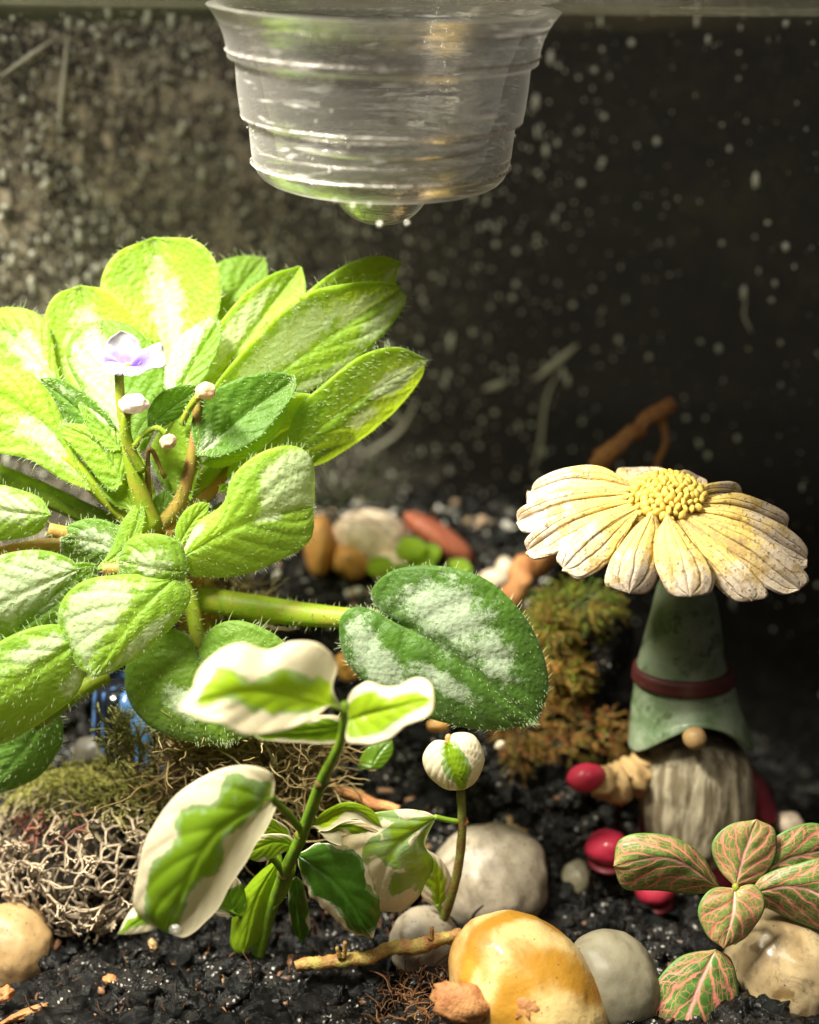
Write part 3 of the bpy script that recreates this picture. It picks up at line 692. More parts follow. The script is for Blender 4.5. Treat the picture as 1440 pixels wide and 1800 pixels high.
LF([(170, 1000), (225, 955), (250, 886)], [(195, 965), (213, 920), (234, 892)], [(212, 992), (244, 945), (253, 908)], (1.7, 2.3), side=(.15, -.15), tint=.65, hair=170, hairlen=.1)
LF([(90, 905), (20, 900), (-70, 885)], [(66, 938), (0, 950), (-50, 935)], [(72, 876), (20, 856), (-40, 850)], (2.3, 2.6), side=(.2, .3), tint=.7, pale=[(.5, .2, .5, .7, 1)], hair=200, hairlen=.1)
LF([(172, 992), (90, 1070), (-30, 1145)], [(168, 1040), (110, 1100), (30, 1140)], [(130, 992), (60, 1040), (-10, 1100)], (1.4, .4), tint=.4, side=(.3, 0), pale=[(.4, .2, .25, .35, .7)], hair=240, hairlen=.1)
LF([(142, 1000), (50, 1040), (-70, 1100)], [(110, 1045), (60, 1090), (0, 1130), (-50, 1150)], [(120, 980), (60, 966), (-20, 985), (-80, 1050)], (1.2, -.1), side=(.2, .3), tint=.6, pale=[(.45, .1, .6, .9, 1.1)], hair=380, hairlen=.1)
LF([(312, 1010), (238, 1085), (166, 1191)], [(250, 1008), (155, 1018), (108, 1058), (103, 1120), (128, 1165)], [(336, 1045), (312, 1092), (262, 1138), (210, 1175)], (1.3, .0), side=(.3, .35), bow=-.3, tint=.75, pale=[(.55, -.55, .36, .42, 1.2), (.62, .65, .3, .28, 1.2)], hair=520, hairlen=.1, nu=42, nv=28)
LF([(150, 1120), (60, 1180), (-70, 1270)], [(150, 1180), (128, 1228), (60, 1278), (-10, 1310)], [(108, 1098), (50, 1105), (-20, 1140), (-80, 1200)], (.6, -1.0), side=(.5, .3), bow=-.3, tint=.78, pale=[(.3, .4, .3, .35, .9), (.25, -.75, .18, .25, .8)], hair=520, hairlen=.17)
LF([(85, 1245), (45, 1315), (-25, 1395)], [(108, 1262), (108, 1310), (72, 1362), (10, 1392)], [(40, 1238), (-10, 1290), (-50, 1350)], (1.8, 1.2), tint=.2, side=(.3, .3), hair=260)
LF([(346, 1140), (362, 1220), (400, 1310)], [(325, 1112), (275, 1107), (228, 1148), (221, 1215), (255, 1270), (325, 1303)], [(378, 1100), (430, 1092), (500, 1130), (520, 1205), (470, 1275)], (1.9, .6), side=(.4, .4), bow=-.4, tint=.45, pale=[(.55, -.35, .17, .22, 1.0)], hair=520, hairlen=.16, nu=42, nv=28)
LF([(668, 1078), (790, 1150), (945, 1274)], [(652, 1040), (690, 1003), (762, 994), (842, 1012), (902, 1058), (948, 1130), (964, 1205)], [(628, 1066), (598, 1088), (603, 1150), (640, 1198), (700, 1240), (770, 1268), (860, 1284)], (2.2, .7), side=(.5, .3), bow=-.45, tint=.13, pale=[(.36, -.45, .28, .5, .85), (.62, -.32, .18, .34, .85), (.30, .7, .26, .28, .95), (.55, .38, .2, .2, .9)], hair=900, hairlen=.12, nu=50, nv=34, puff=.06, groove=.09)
PT = lambda pts, r, m='petiole', **k: pxtube('petiole', pts, r, M[m], vio, **k)
def fuzzy(o, n=140, l=.13):
    me = o.data; org = worldorg(o.parent); roots = []
    for _ in range(n):
        v = me.vertices[R.randrange(len(me.vertices))]; d = (v.normal + Vector((R.uniform(-.3, .3), R.uniform(-.3, .3), R.uniform(-.3, .3)))).normalized()
        e = me.edges[R.randrange(len(me.edges))]; f = R.random()
        p = me.vertices[e.vertices[0]].co.lerp(me.vertices[e.vertices[1]].co, f); nn = me.vertices[e.vertices[0]].normal
        roots.append(((p+org)/CM, (nn+d*.4).normalized(), l*R.uniform(.4, 1)))
    hairs('petiole_hairs', roots, o, .006)
fuzzy(PT([(340, 1050, 4.5), (460, 1070, 3.8), (560, 1082, 3.0), (672, 1088, 2.3)], [22, 24, 21, 14]), 260, .16)
fuzzy(PT([(-40, 820, 4.5), (80, 870, 4.4), (240, 945, 4)], [20, 20, 18], 'petiole_green'))
fuzzy(PT([(110, 800, 3.6), (190, 875, 3.6), (260, 940, 3.5)], [16, 17, 17]))
fuzzy(PT([(85, 930, 2.3), (150, 948, 2.5), (230, 985, 2.6)], [12, 15, 13], 'petiole_brown'))
fuzzy(PT([(-40, 980, 3.2), (100, 958, 3.2), (240, 960, 3.2)], [13, 14, 13], 'petiole_brown'))
fuzzy(PT([(425, 785, 5.4), (375, 850, 4.2), (290, 940, 3.0)], [13, 17, 18], 'petiole_brown'))
fuzzy(PT([(349, 690, 3.1), (340, 790, 2.8), (318, 880, 2.8), (275, 930, 3.0)], [6, 10, 13, 14], 'petiole_brown'))
fuzzy(PT([(290, 840, 2.8), (262, 790, 2.7), (262, 910, 2.8)], [4, 4, 8], 'petiole_brown'), 60, .08)
fuzzy(PT([(240, 985, 1.8), (215, 998, 1.7), (180, 1000, 1.6)], [12, 12, 10], 'petiole_brown'))
fuzzy(PT([(300, 1000, 2.8), (335, 1060, 2.6), (350, 1140, 1.95)], [16, 15, 12], 'petiole'), 160, .14)
fuzzy(PT([(190, 1185, 1.5), (140, 1215, 1.2), (60, 1275, .9)], [15, 15, 12], 'petiole'))
fuzzy(PT([(290, 1010, 2.2), (250, 1000, 2.0), (200, 990, 1.9)], [9, 9, 8], 'petiole_brown'), 60)
PT([(520, 840, 4.6), (420, 880, 4.2), (310, 950, 3.6)], [12, 14, 16], 'petiole_green')
PT([(500, 700, 5), (400, 790, 4.3), (300, 930, 3.6)], [14, 16, 18], 'petiole')
PT([(210, 800, 4), (235, 860, 3.8), (265, 940, 3.5)], [16, 18, 20], 'petiole')
V, F = blob(at(292, 960, 3.6), .75, .65, .6, nz=.35, freq=2.2); crown = obj('crown', V, F, M['petiole_brown'], vio)
V, F = blob(at(345, 1060, 5.0), .55, .7, .5, nz=.5, freq=3); obj('root_neck', V, F, M['petiole_brown'], vio)
# flower stalks
fs = pxtube('flower_stalk', [(268, 930, 2.6), (235, 830, 2.5), (214, 720, 2.6), (209, 650, 2.6)], [20, 15, 9, 8], M['petiole'], vio); fuzzy(fs, 120, .08)
fl = thing('flower', '', '', tuple(at(222, 645, 2.6))); del fl['label'], fl['category']; fl.parent = vio; fl.location = fl.location - worldorg(vio)
def pc(u, v, deep=.55):
    k = max(0, 1-max(0, u-.30)/.42)*(1-min(1, abs(v)*1.0)**3)*deep*1.9; k = min(1, k)
    a, b = Vector((.56, .51, .58)), Vector((.14, .06, .50)); return tuple(a.lerp(b, k))
PETL = lambda *a, **k: leaf(fl, *a, mat='petal', name='petal', groove=.0, puff=.0, thick=.03, nu=20, nv=14, colf=k.pop('cf', pc), **k)
PETL([(222, 648), (212, 615), (213, 582)], [(196, 645), (184, 618), (194, 595)], [(243, 640), (249, 612), (236, 592)], (2.4, 2.9), side=(-.15, -.2), bow=.2, wave=.12)
PETL([(215, 648), (188, 630), (157, 602)], [(205, 655), (178, 642), (156, 614)], [(205, 632), (186, 618), (168, 599)], (2.3, 2.5), wave=.1, side=(-.1, .1))
PETL([(226, 646), (262, 632), (289, 622)], [(238, 622), (262, 609), (284, 604)], [(242, 652), (272, 648), (292, 642)], (2.4, 2.6), wave=.14, side=(.1, -.1))
PETL([(221, 640), (210, 652), (200, 658)], [(196, 636), (182, 640), (186, 655)], [(222, 650), (212, 660)], (2.3, 2.0), cf=lambda u, v: (.62, .60, .62), wave=.1)
PETL([(222, 642), (232, 654), (243, 659)], [(214, 650), (222, 661)], [(240, 646), (258, 650)], (2.3, 2.0), cf=lambda u, v: (.62, .60, .63), wave=.1)
V, F = blob(at(224, 642, 2.35), .07, .06, .06, sub=2); obj('stamens', V, F, M['floret'], fl)
def bud(px, py, rx, ry, Y, col, stalk, r, name='flower_bud'):
    s = pxtube('bud_stalk', stalk, r, M['petiole'], vio); fuzzy(s, 70, .08)
    c = at(px, py, Y); V, F = blob(c, rx*pxs(c), ry*pxs(c), rx*pxs(c), nz=.22, freq=1.5, sub=4, seed=px)
    o = obj(name, V, F, M['petal'], vio, col=[(.84, .72, .66) if col == 0 else (.74, .55, .34)]*len(V))
    me = o.data; org = worldorg(vio); hairs('bud_hairs', [((v.co+org)/CM, v.normal.copy(), R.uniform(.04, .1)) for v in R.sample(list(me.vertices), 110)], o, .005)
bud(236, 710, 25, 18, 2.1, 0, [(250, 830, 2.4), (225, 780, 2.3), (222, 735, 2.2), (234, 715, 2.1)], [9, 10, 9, 7])
bud(295, 776, 14, 14, 2.1, 1, [(232, 790, 2.3), (252, 765, 2.2), (275, 752, 2.1), (292, 764, 2.1)], [6, 5, 5, 6])
bud(362, 687, 18, 15, 2.5, 1, [(320, 745, 2.8), (335, 715, 2.6), (350, 695, 2.5)], [6, 6, 7])
DS = 1.0
c = at(385, 1215, 4.9); V, F = blob(c, 1.7, 2.6, 1.6, nz=.3, freq=2, sub=5); V = [v+Vector((mn.noise(v*3), mn.noise(v*3+Vector((5, 0, 0))), mn.noise(v*3+Vector((0, 5, 0)))))*.16 for v in V]
obj('root_ball', V, F, M['soil'], vio)
# ------------------------------------------------------------------ variegated fig sprigs
figA = thing('variegated_fig', 'sprig with big green leaves broadly edged in cream, nearest plant at centre left', 'plant', tuple(at(450, 1700, .1)))
FA = lambda *a, **k: leaf(figA, *a, mat='fig', thick=k.pop('thick', .022), puff=k.pop('puff', .02)*.55, **k)
def rim(lo, up=None, wl=.0, tipc=0.0):      # cream margin: wide where lo is small; separate left/right
    up = lo if up is None else up
    def f(u, v):
        a = abs(v); t = lo if v < 0 else up
        t2 = t + .42*mn.noise(Vector((u*6, (1 if v < 0 else 5)*1.7, t*9)))
        e = max((a-t2)*1.45+.5, (u-(1-tipc))*5+.5 if tipc else 0)
        return min(max(e, 0), 1)
    return f
stemA = pxtube('stem', [(445, 1715, .1), (470, 1620, -.1), (500, 1535, -.6), (530, 1470, -1.1), (565, 1375, -1.7), (600, 1300, -2.2), (606, 1235, -2.5)], [13, 12, 11, 11, 11, 9, 7], M['fig_stem'], figA, seg=30)
pxtube('leaf_stalk', [(532, 1462, -1.1), (510, 1435, -1.6), (478, 1403, -2.2)], [7, 7, 6], M['fig_stem'], figA)
pxtube('leaf_stalk', [(500, 1535, -.6), (480, 1510, -.8), (455, 1492, -1)], [6, 6, 5], M['fig_stem'], figA)
pxtube('leaf_stalk', [(496, 1545, -.6), (490, 1500, -.5), (480, 1470, -.4)], [6, 5, 5], M['fig_stem'], figA)
pxtube('side_shoot', [(475, 1600, -.1), (440, 1610, -.2), (410, 1603, -.3), (396, 1590, -.3)], [4, 4, 4, 4], M['fig_stem'], figA)
for i, (px, py, Y) in enumerate([(530, 1468, -1.1), (500, 1537, -.6), (565, 1377, -1.7)]):
    c = at(px, py, Y); V, F = blob(c, .15, .12, .14, nz=.4, freq=3, sub=2, seed=i); obj('node', V, F, M['fig_stem_woody'], figA)
FA([(606, 1248), (460, 1215), (313, 1243)], [(585, 1212), (592, 1165), (560, 1131), (512, 1128), (470, 1143), (425, 1130), (380, 1148), (347, 1183), (338, 1212)], [(582, 1238), (545, 1265), (490, 1286), (430, 1292), (392, 1272), (350, 1262)], (-2.4, -4.2), side=(.5, -.3), bow=-.2, tint=.98, cream=rim(.52, .50, tipc=.10), nu=48, nv=34, puff=.035)
FA([(604, 1275), (520, 1285), (440, 1290)], [(590, 1258), (530, 1260), (460, 1268)], [(590, 1305), (520, 1305), (460, 1300)], (-1.9, -2.6), tint=.45, side=(.1, .2), cream=rim(.75))
FA([(612, 1265), (690, 1245), (762, 1228)], [(612, 1225), (645, 1200), (690, 1208), (735, 1189), (758, 1205)], [(610, 1302), (655, 1308), (695, 1290), (715, 1275), (755, 1255)], (-2.6, -3.2), side=(.3, -.2), tint=.95, cream=lambda u, v: min(max(.5+(abs(v+.0)-.55)*2.5 + (u-.62)*1.6, 0), 1), nu=36, nv=26, wave=.12)
FA([(482, 1400), (370, 1480), (292, 1640)], [(478, 1362), (430, 1345), (372, 1358), (312, 1398), (268, 1455), (242, 1528), (238, 1600)], [(484, 1425), (448, 1490), (405, 1560), (372, 1610), (330, 1646)], (-2.2, -3.2), side=(.3, .9), bow=-.6, tint=.5, cream=(lambda u, v, f_=rim(.70, .32): max(f_(u, v), min(.42, .55-u*1.5))), nu=52, nv=36, puff=.06, groove=.06, wave=.05)
FA([(285, 1570), (255, 1610), (207, 1642)], [(260, 1575), (230, 1600)], [(285, 1610), (275, 1632), (235, 1642)], (-3.0, -3.2), tint=.5, cream=rim(.6, .35), side=(.2, 0))
FA([(522, 1502), (595, 1560), (655, 1650)], [(560, 1482), (612, 1490), (652, 1540), (668, 1600)], [(530, 1545), (552, 1585), (580, 1605), (605, 1635), (635, 1645)], (-.6, -1.2), side=(.1, .3), bow=-.3, tint=.06, cream=rim(.92, .72, tipc=.04), wave=.16, wv=16, nu=44, nv=28, puff=.05)
FA([(548, 1452), (610, 1420), (672, 1455)], [(568, 1428), (612, 1410), (655, 1425)], [(575, 1460), (618, 1440), (655, 1452)], (-1.2, -1.5), tint=.9, cream=rim(1.3, .45), side=(0, .4))
FA([(560, 1462), (620, 1452), (690, 1480)], [(590, 1445), (640, 1445)], [(580, 1480), (640, 1495)], (-.8, -.6), tint=.5, cream=rim(.3), side=(0, .3))
FA([(512, 1475), (470, 1450), (428, 1452)], [(505, 1455), (470, 1436), (440, 1440)], [(490, 1476), (450, 1466)], (-.4, -.8), tint=.8, cream=rim(.85))
FA([(525, 1488), (480, 1480), (425, 1505)], [(505, 1468), (460, 1468), (435, 1485)], [(495, 1500), (460, 1515)], (-.8, -1.2), tint=.75, cream=rim(.75, .9))
FA([(412, 1612), (402, 1575), (392, 1537)], [(380, 1608), (366, 1580), (372, 1550)], [(432, 1598), (430, 1565), (415, 1542)], (-.3, -.5), tint=.3, cream=rim(.6, 1.2, tipc=.35))
FA([(492, 1508), (450, 1580), (428, 1678)], [(460, 1530), (418, 1580), (405, 1640), (410, 1672)], [(490, 1560), (475, 1610), (452, 1655)], (-.5, -.3), side=(.3, .2), tint=.85, cream=rim(1.4))
FA([(520, 1500), (505, 1545), (480, 1600)], [(500, 1520), (480, 1560)], [(520, 1530), (500, 1580)], (-.5, -.4), tint=.7, cream=rim(1.2))
FA([(520, 1540), (522, 1590), (530, 1660)], [(508, 1560), (510, 1620)], [(535, 1560), (545, 1630)], (-.2, .1), tint=.1, cream=rim(.9))
FA([(652, 1350), (670, 1320), (690, 1300)], [(630, 1350), (645, 1315)], [(670, 1350), (690, 1325)], (1.4, 1.8), tint=.3, cream=rim(1.4))
figB = thing('variegated_fig', 'thin upright brown stem with a puckered round cream leaf at its tip, beside yellow pebble', 'plant', tuple(at(775, 1650, .3)))
FB = lambda *a, **k: leaf(figB, *a, mat='fig', thick=.03, **k)
pxtube('stem', [(762, 1655, .3), (785, 1600, .2), (803, 1540, .1), (812, 1465, 0), (810, 1385, -.1)], [9, 9, 8, 8, 8], M['fig_stem_woody'], figB, seg=24, wob=.06)
pxtube('leaf_stalk', [(812, 1445, 0), (790, 1442, -.1), (764, 1436, -.2)], [5, 5, 5], M['fig_stem'], figB)
pxtube('leaf_stalk', [(780, 1625, .2), (776, 1605, .2), (768, 1590, .2)], [4, 4, 4], M['fig_stem'], figB)
FB([(785, 1302), (795, 1345), (812, 1390)], [(762, 1302), (743, 1330), (752, 1362), (782, 1387)], [(800, 1288), (834, 1293), (852, 1335), (836, 1375)], (-.1, -.3), side=(.3, .3), bow=-.25, tint=.6, cream=lambda u, v: min(max(.5+(abs(v-.1)-.38)*1.4, 0), 1), puff=.09, groove=.06, lat=9)
FB([(768, 1436), (690, 1500), (655, 1600)], [(740, 1424), (690, 1423), (640, 1438), (600, 1470), (612, 1530), (632, 1585)], [(752, 1468), (748, 1490), (762, 1515), (752, 1550), (710, 1600)], (-.2, -.5), side=(.1, .3), bow=-.35, tint=.7, cream=lambda u, v: min(max(.34+max(0, u-.5)*1.2+(.2 if v < -.5 else 0)+.25*mn.noise(Vector((u*5, v*3, 2))), 0), 1), nu=44, nv=28, wave=.08)
FB([(770, 1598), (770, 1545), (742, 1488)], [(745, 1580), (732, 1545), (728, 1510)], [(792, 1570), (794, 1545), (775, 1510)], (.2, .1), side=(.1, .1), tint=.9, cream=rim(.55, .55))
V, F = blob(at(788, 1300, -.1), .07, .12, .07, sub=2, nz=.4); obj('bud_scale', V, F, M['bark'], figB)
V, F = blob(at(814, 1444, 0), .12, .1, .11, sub=2, nz=.4); obj('node', V, F, M['bark'], figB)
for k in range(9):
    a = R.uniform(-.3, 1.2); l = R.uniform(40, 100); x0, y0 = 778, 1640
    pxtube('root', [(x0, y0, .3), (x0-l*.4*math.cos(a), y0+R.uniform(0, 25), .1), (x0-l*math.cos(a)*R.choice((1, 1, -.6)), y0+l*.4*abs(math.sin(a))+15, -.2)], [2.5, 2, 1], M['twig'], figB, sides=5, seg=8, nz=.1)

# ------------------------------------------------------------------ nerve plant
fit = thing('nerve_plant', 'small plant with green leaves netted by pink veins, lower right', 'plant', tuple(at(1290, 1720, -.6)))
FT = lambda *a, **k: leaf(fit, *a, mat='fitt', thick=.04, nu=44, nv=30, groove=.02, puff=.03, lat=4.2, **k)
FT([(1300, 1560), (1390, 1510), (1490, 1490)], [(1345, 1490), (1385, 1458), (1440, 1448)], [(1380, 1548), (1450, 1545)], (-.6, -.3), tint=.2, side=(.2, .1))
FT([(1315, 1572), (1400, 1560), (1510, 1605)], [(1340, 1540), (1395, 1520), (1460, 1515)], [(1350, 1598), (1420, 1628), (1480, 1640)], (-.8, -1.2), tint=.25, side=(.2, .2))
FT([(1270, 1565), (1180, 1510), (1078, 1522)], [(1220, 1572), (1160, 1566), (1098, 1562)], [(1238, 1508), (1192, 1474), (1130, 1464), (1088, 1478)], (-.8, -1.1), tint=.4, side=(.2, .3), bow=-.2)
FT([(1293, 1560), (1310, 1500), (1330, 1440)], [(1262, 1525), (1252, 1483), (1282, 1450)], [(1338, 1545), (1364, 1505), (1362, 1458)], (-.9, -.4), tint=.8, side=(.1, .1))
FT([(1292, 1560), (1288, 1610), (1272, 1667)], [(1250, 1563), (1227, 1600), (1243, 1645)], [(1328, 1556), (1345, 1592), (1315, 1645)], (-1.0, -1.6), tint=.85, side=(.1, .15), bow=-.1)
FT([(1258, 1668), (1220, 1760), (1190, 1880)], [(1195, 1682), (1148, 1735), (1125, 1800), (1135, 1860)], [(1288, 1690), (1298, 1760), (1275, 1850)], (-1.3, -2.4), tint=.1, side=(.2, .2), bow=-.2)
pxtube('stem', [(1290, 1740, -.6), (1296, 1650, -.5), (1293, 1560, -.85)], [8, 7, 6], M['fig_stem'], fit)
V, F = blob(at(1293, 1560, -1.0), .07, .09, .07, sub=2, nz=.4); obj('leaf_bud', V, F, M['petiole'], fit)

# ------------------------------------------------------------------ gnome figurine
GY = 3.4
gn = thing('garden_gnome', 'painted gnome figurine with tall grey-green hat and long beard, under the daisy', 'figurine', tuple(at(1222, 1575, GY)))
def lathe_px(prof, Y, ry=.8, n=56, lean=0.0, rough=0.0, freq=2):
    """prof: (centre px, half width px, py)"""
    V, F = [], []
    for i, (cx, hw, py) in enumerate(prof):
        c = at(cx, py, Y); r = hw*pxs(c)
        for k in range(n):
            th = 2*math.pi*k/n; p = Vector((math.cos(th)*r, math.sin(th)*r*ry, 0)); q = c+p
            if rough: q = q + Vector((p.x, p.y, 0)).normalized()*rough*mn.noise(q*freq) if r > .01 else q
            V.append(q)
    for i in range(len(prof)-1):
        for k in range(n):
            k2 = (k+1) % n; F.append((i*n+k, (i+1)*n+k, (i+1)*n+k2, i*n+k2))
    return V, F
def dens(prof, k=4):
    P = [Vector(p) for p in prof]; out = []
    for i in range(len(P)-1):
        for j in range(k):
            f = j/k; p0 = P[i-1] if i else P[i]*2-P[i+1]; p3 = P[i+2] if i+2 < len(P) else P[i+1]*2-P[i]
            p1, p2 = P[i], P[i+1]
            out.append(0.5*((2*p1)+(p2-p0)*f+(2*p0-5*p1+4*p2-p3)*f*f+(3*p1-p0-3*p2+p3)*f**3))
    out.append(P[-1]); return out
# body
V, F = lathe_px(dens([(1228, 2, 1290), (1228, 60, 1300), (1232, 95, 1360), (1238, 112, 1430), (1240, 112, 1500), (1235, 90, 1550), (1232, 2, 1560)]), GY+.3, .75); obj('coat', V, F, M['coat'], gn)
# beard with carved locks
V, F = lathe_px(dens([(1222, 3, 1285), (1222, 60, 1300), (1224, 92, 1335), (1226, 100, 1390), (1226, 98, 1440), (1224, 80, 1500), (1222, 45, 1550), (1222, 3, 1575)], 6), GY-.15, .72, 72)
bx = at(1224, 1400, GY).x
for i, v in enumerate(V):
    k = i % 72; th = 2*math.pi*k/72; u = math.sin(th*11+mn.noise(v*1.5)*3.5); d = Vector((v.x-bx, (v.y-GY), 0))
    if d.length > .05: V[i] = v + d.normalized()*(.025*u + .03*mn.noise(v*2))
obj('beard', V, F, M['beard'], gn)
# hat: cone with a brim that arches over the nose
n = 80; V, F = [], []
hp = dens([(1205, 30, 985), (1204, 42, 1040), (1202, 56, 1100), (1200, 68, 1160), (1202, 75, 1195), (1206, 84, 1235), (1211, 97, 1285), (1214, 102, 1312)], 5)
for i, (cx, hw, py) in enumerate(hp):
    c = at(cx, py, GY); r = hw*pxs(c); f = sst(i/(len(hp)-1), .62, 1)
    for k in range(n):
        th = 2*math.pi*k/n; p = c + Vector((math.cos(th)*r, math.sin(th)*r*.85, 0))
        fr = max(0, -math.sin(th)); p.z += f*(1.05*fr**2.5) ; p += Vector((math.cos(th), math.sin(th), 0))*(.06*mn.noise(p*1.3))
        V.append(p)
for i in range(len(hp)-1):
    for k in range(n):
        k2 = (k+1) % n; F.append((i*n+k, (i+1)*n+k, (i+1)*n+k2, i*n+k2))
F.append(tuple(range(n)))
h = obj('hat', V, F, M['hat'], gn); sm = h.modifiers.new('thickness', 'SOLIDIFY'); sm.thickness = .12*CM; sm.offset = 1; bb_ = h.modifiers.new('smooth', 'SUBSURF'); bb_.levels = 1; bb_.render_levels = 1
V, F = lathe_px(dens([(1201, 68, 1169), (1201, 77, 1172), (1202, 80, 1184), (1202, 81, 1192), (1202, 74, 1196)], 2), GY, .85, 64); 
for i, v in enumerate(V): V[i] = v + Vector((v.x-at(1202, 1183, GY).x, v.y-GY, 0)).normalized()*.14
obj('hat_band', V, F, M['band'], gn)
c = at(1221, 1297, GY-1.25); V, F = blob(c, .27, .27, .27, sub=3, nz=.08); obj('nose', V, F, M['nose'], gn)
# arm: fluffy cuff and red mitten
V, F = [], []; P = [at(1145, 1345, GY-.1), at(1110, 1365, GY-.3), at(1080, 1378, GY-.5), at(1044, 1370, GY-.7)]
tube(V, F, [cr(P, i/20) for i in range(21)], [.42, .46, .5, .48, .42, .45, .5, .52, .45, .38, .42, .48, .5, .46, .38, .36, .38, .4, .4, .36, .30], 24)
for i, v in enumerate(V): V[i] = v + Vector((mn.noise(v*5), mn.noise(v*5+Vector((4, 0, 0))), mn.noise(v*5+Vector((0, 7, 0)))))*.12
obj('fur_cuff', V, F, M['cuff'], gn)
c = at(1030, 1366, GY-.8); V, F = blob(c, .44, .34, .34, sub=3, nz=.12, seed=2, rot=.2); mt = obj('mitten', V, F, M['red_paint'], gn)
V, F = [], []; P = [at(1310, 1370, GY+.1), at(1335, 1420, GY), at(1350, 1450, GY-.1)]
tube(V, F, [cr(P, i/10) for i in range(11)], [.3, .36, .4, .42, .42, .4, .4, .38, .36, .34, .3], 16); obj('sleeve', V, F, M['coat'], gn)
V, F = blob(at(1385, 1448, GY), .36, .28, .3, sub=3, nz=.2); obj('hand', V, F, M['pink'], gn)
for px, py in ((1068, 1490), (1150, 1560)):
    c = at(px, py, GY-1.2); V, F = blob(c, .50, .42, .6, sub=3, nz=.14, seed=px); b_ = obj('boot', V, F, M['red_paint'], gn)
    V, F = blob(c-Vector((0, .0, .36)), .47, .12, .56, basis=(RT, Vector((0, 0, 1)), Vector((0, 1, 0))), sub=3, nz=.05); obj('sole', V, F, M['coat'], b_)

# ------------------------------------------------------------------ daisy ornament
dz = thing('daisy_ornament', 'large weathered cream and yellow daisy on a stake, above the gnome', 'ornament', tuple(at(1200, 1500, 4.8)))
def blunt(Mp, Lp, Rp, *a):
    t = tuple(.62*Mp[-1][i]+.19*(Lp[-1][i]+Rp[-1][i]) for i in (0, 1)); return (Mp[:-1]+[t], Lp, Rp) + a
DP = lambda *a, **k: leaf(dz, *blunt(*a), mat='daisy', name='petal', nu=26, nv=16, groove=.06, puff=0, thick=.14, wave=.035, **k)
DP([(1205, 862), (1222, 845), (1232, 838)], [(1185, 838), (1205, 826)], [(1238, 862), (1244, 846)], (2.2, 2.9))
DP([(1150, 858), (1135, 835), (1118, 820)], [(1095, 850), (1085, 825)], [(1180, 845), (1165, 822)], (2.2, 3.2))
DP([(1170, 855), (1178, 838), (1180, 826)], [(1148, 842), (1158, 826)], [(1200, 850), (1204, 832)], (2.3, 3.0))
DP([(1215, 878), (1265, 866), (1314, 870)], [(1240, 888), (1290, 884)], [(1245, 852), (1295, 850)], (1.7, 2.5))
DP([(1115, 855), (1010, 840), (930, 862)], [(1050, 876), (975, 888), (928, 888)], [(1060, 820), (995, 822), (945, 842)], (1.8, 2.6), side=(-.3, .1), bow=-.2)
DP([(1215, 885), (1300, 890), (1392, 930)], [(1285, 918), (1360, 938)], [(1290, 866), (1350, 884), (1385, 905)], (1.5, 1.9), side=(-.1, .1), bow=-.2)
DP([(1112, 868), (1000, 882), (905, 917)], [(1040, 895), (975, 925), (920, 935)], [(1040, 856), (960, 872), (912, 895)], (1.6, 2.0), side=(-.2, .1), bow=-.25)
DP([(1210, 895), (1310, 920), (1420, 985)], [(1290, 946), (1375, 990), (1415, 1000)], [(1300, 892), (1380, 925), (1418, 960)], (1.3, 1.2), side=(-.1, .1), bow=-.3)
DP([(1118, 880), (1010, 915), (922, 972)], [(1065, 915), (1000, 962), (940, 982)], [(1050, 880), (975, 908), (925, 945)], (1.4, 1.3), side=(-.2, .1), bow=-.3)
DP([(1200, 900), (1300, 960), (1410, 1040)], [(1265, 975), (1325, 1020), (1375, 1045)], [(1300, 925), (1380, 970), (1422, 1015)], (1.1, .6), side=(-.1, .1), bow=-.3)
DP([(1130, 888), (1050, 940), (984, 1000)], [(1100, 940), (1068, 990), (1020, 1018)], [(1065, 900), (1005, 945), (978, 980)], (1.2, .6), side=(-.1, .2), bow=-.3)
DP([(1190, 905), (1265, 985), (1325, 1062)], [(1215, 965), (1252, 1020), (1285, 1055)], [(1255, 945), (1315, 995), (1352, 1045)], (1.0, .1), side=(.1, .1), bow=-.3)
DP([(1150, 895), (1125, 960), (1108, 1048)], [(1170, 950), (1162, 1010), (1140, 1042)], [(1108, 935), (1070, 990), (1066, 1030)], (1.0, .1), side=(.2, .1), bow=-.3)
DP([(1172, 900), (1195, 970), (1212, 1053)], [(1212, 945), (1252, 1000), (1252, 1040)], [(1150, 950), (1155, 1000), (1180, 1045)], (.9, -.1), side=(.1, .1), bow=-.3)
Vb, Fb = blob(at(1165, 925, 1.75), 2.1, .35, 1.5, basis=(Vector((.97, 0, -.2)), Vector((.1, -.35, .94)), Vector((0, .94, .35))), sub=4, nz=.06); obj('flower_back', Vb, Fb, M['daisy'], dz, uvs=[(.3, 0)]*len(Vb))
disc = at(1172, 874, 1.6)
V, F = blob(disc + Vector((0, .1, -.12)), .70, .34, .6, basis=(RT, Vector((0, -.35, .94)), Vector((0, .94, .35))), sub=3, nz=.05); dd = obj('flower_centre', V, F, M['floret'], dz)
gold = math.pi*(3-math.sqrt(5)); fm = None
for k in range(92):
    rr = math.sqrt((k+.5)/92); a, b = rr*math.cos(k*gold), rr*math.sin(k*gold)
    py = 874+42*b - 6*(1-rr*rr); p = at(1172+66*a, py, 1.45-.55*b) + Vector((0, -.12, .16))*(1-rr**3)
    if fm is None:
        V, F = blob(Vector((0, 0, 0)), .108, .108, .07, sub=2, nz=.16, freq=1.9); o = fm = obj('floret', V, F, M['floret']); 
    else:
        o = fm.copy(); COL.objects.link(o)
    o.parent = dz; s_ = R.uniform(.75, 1.15); o.scale = (s_, s_*R.uniform(.8, 1.1), s_); o.rotation_euler = (R.uniform(-.3, .3), R.uniform(-.3, .3), R.uniform(0, 6.28)); o.location = p*CM - dz.location
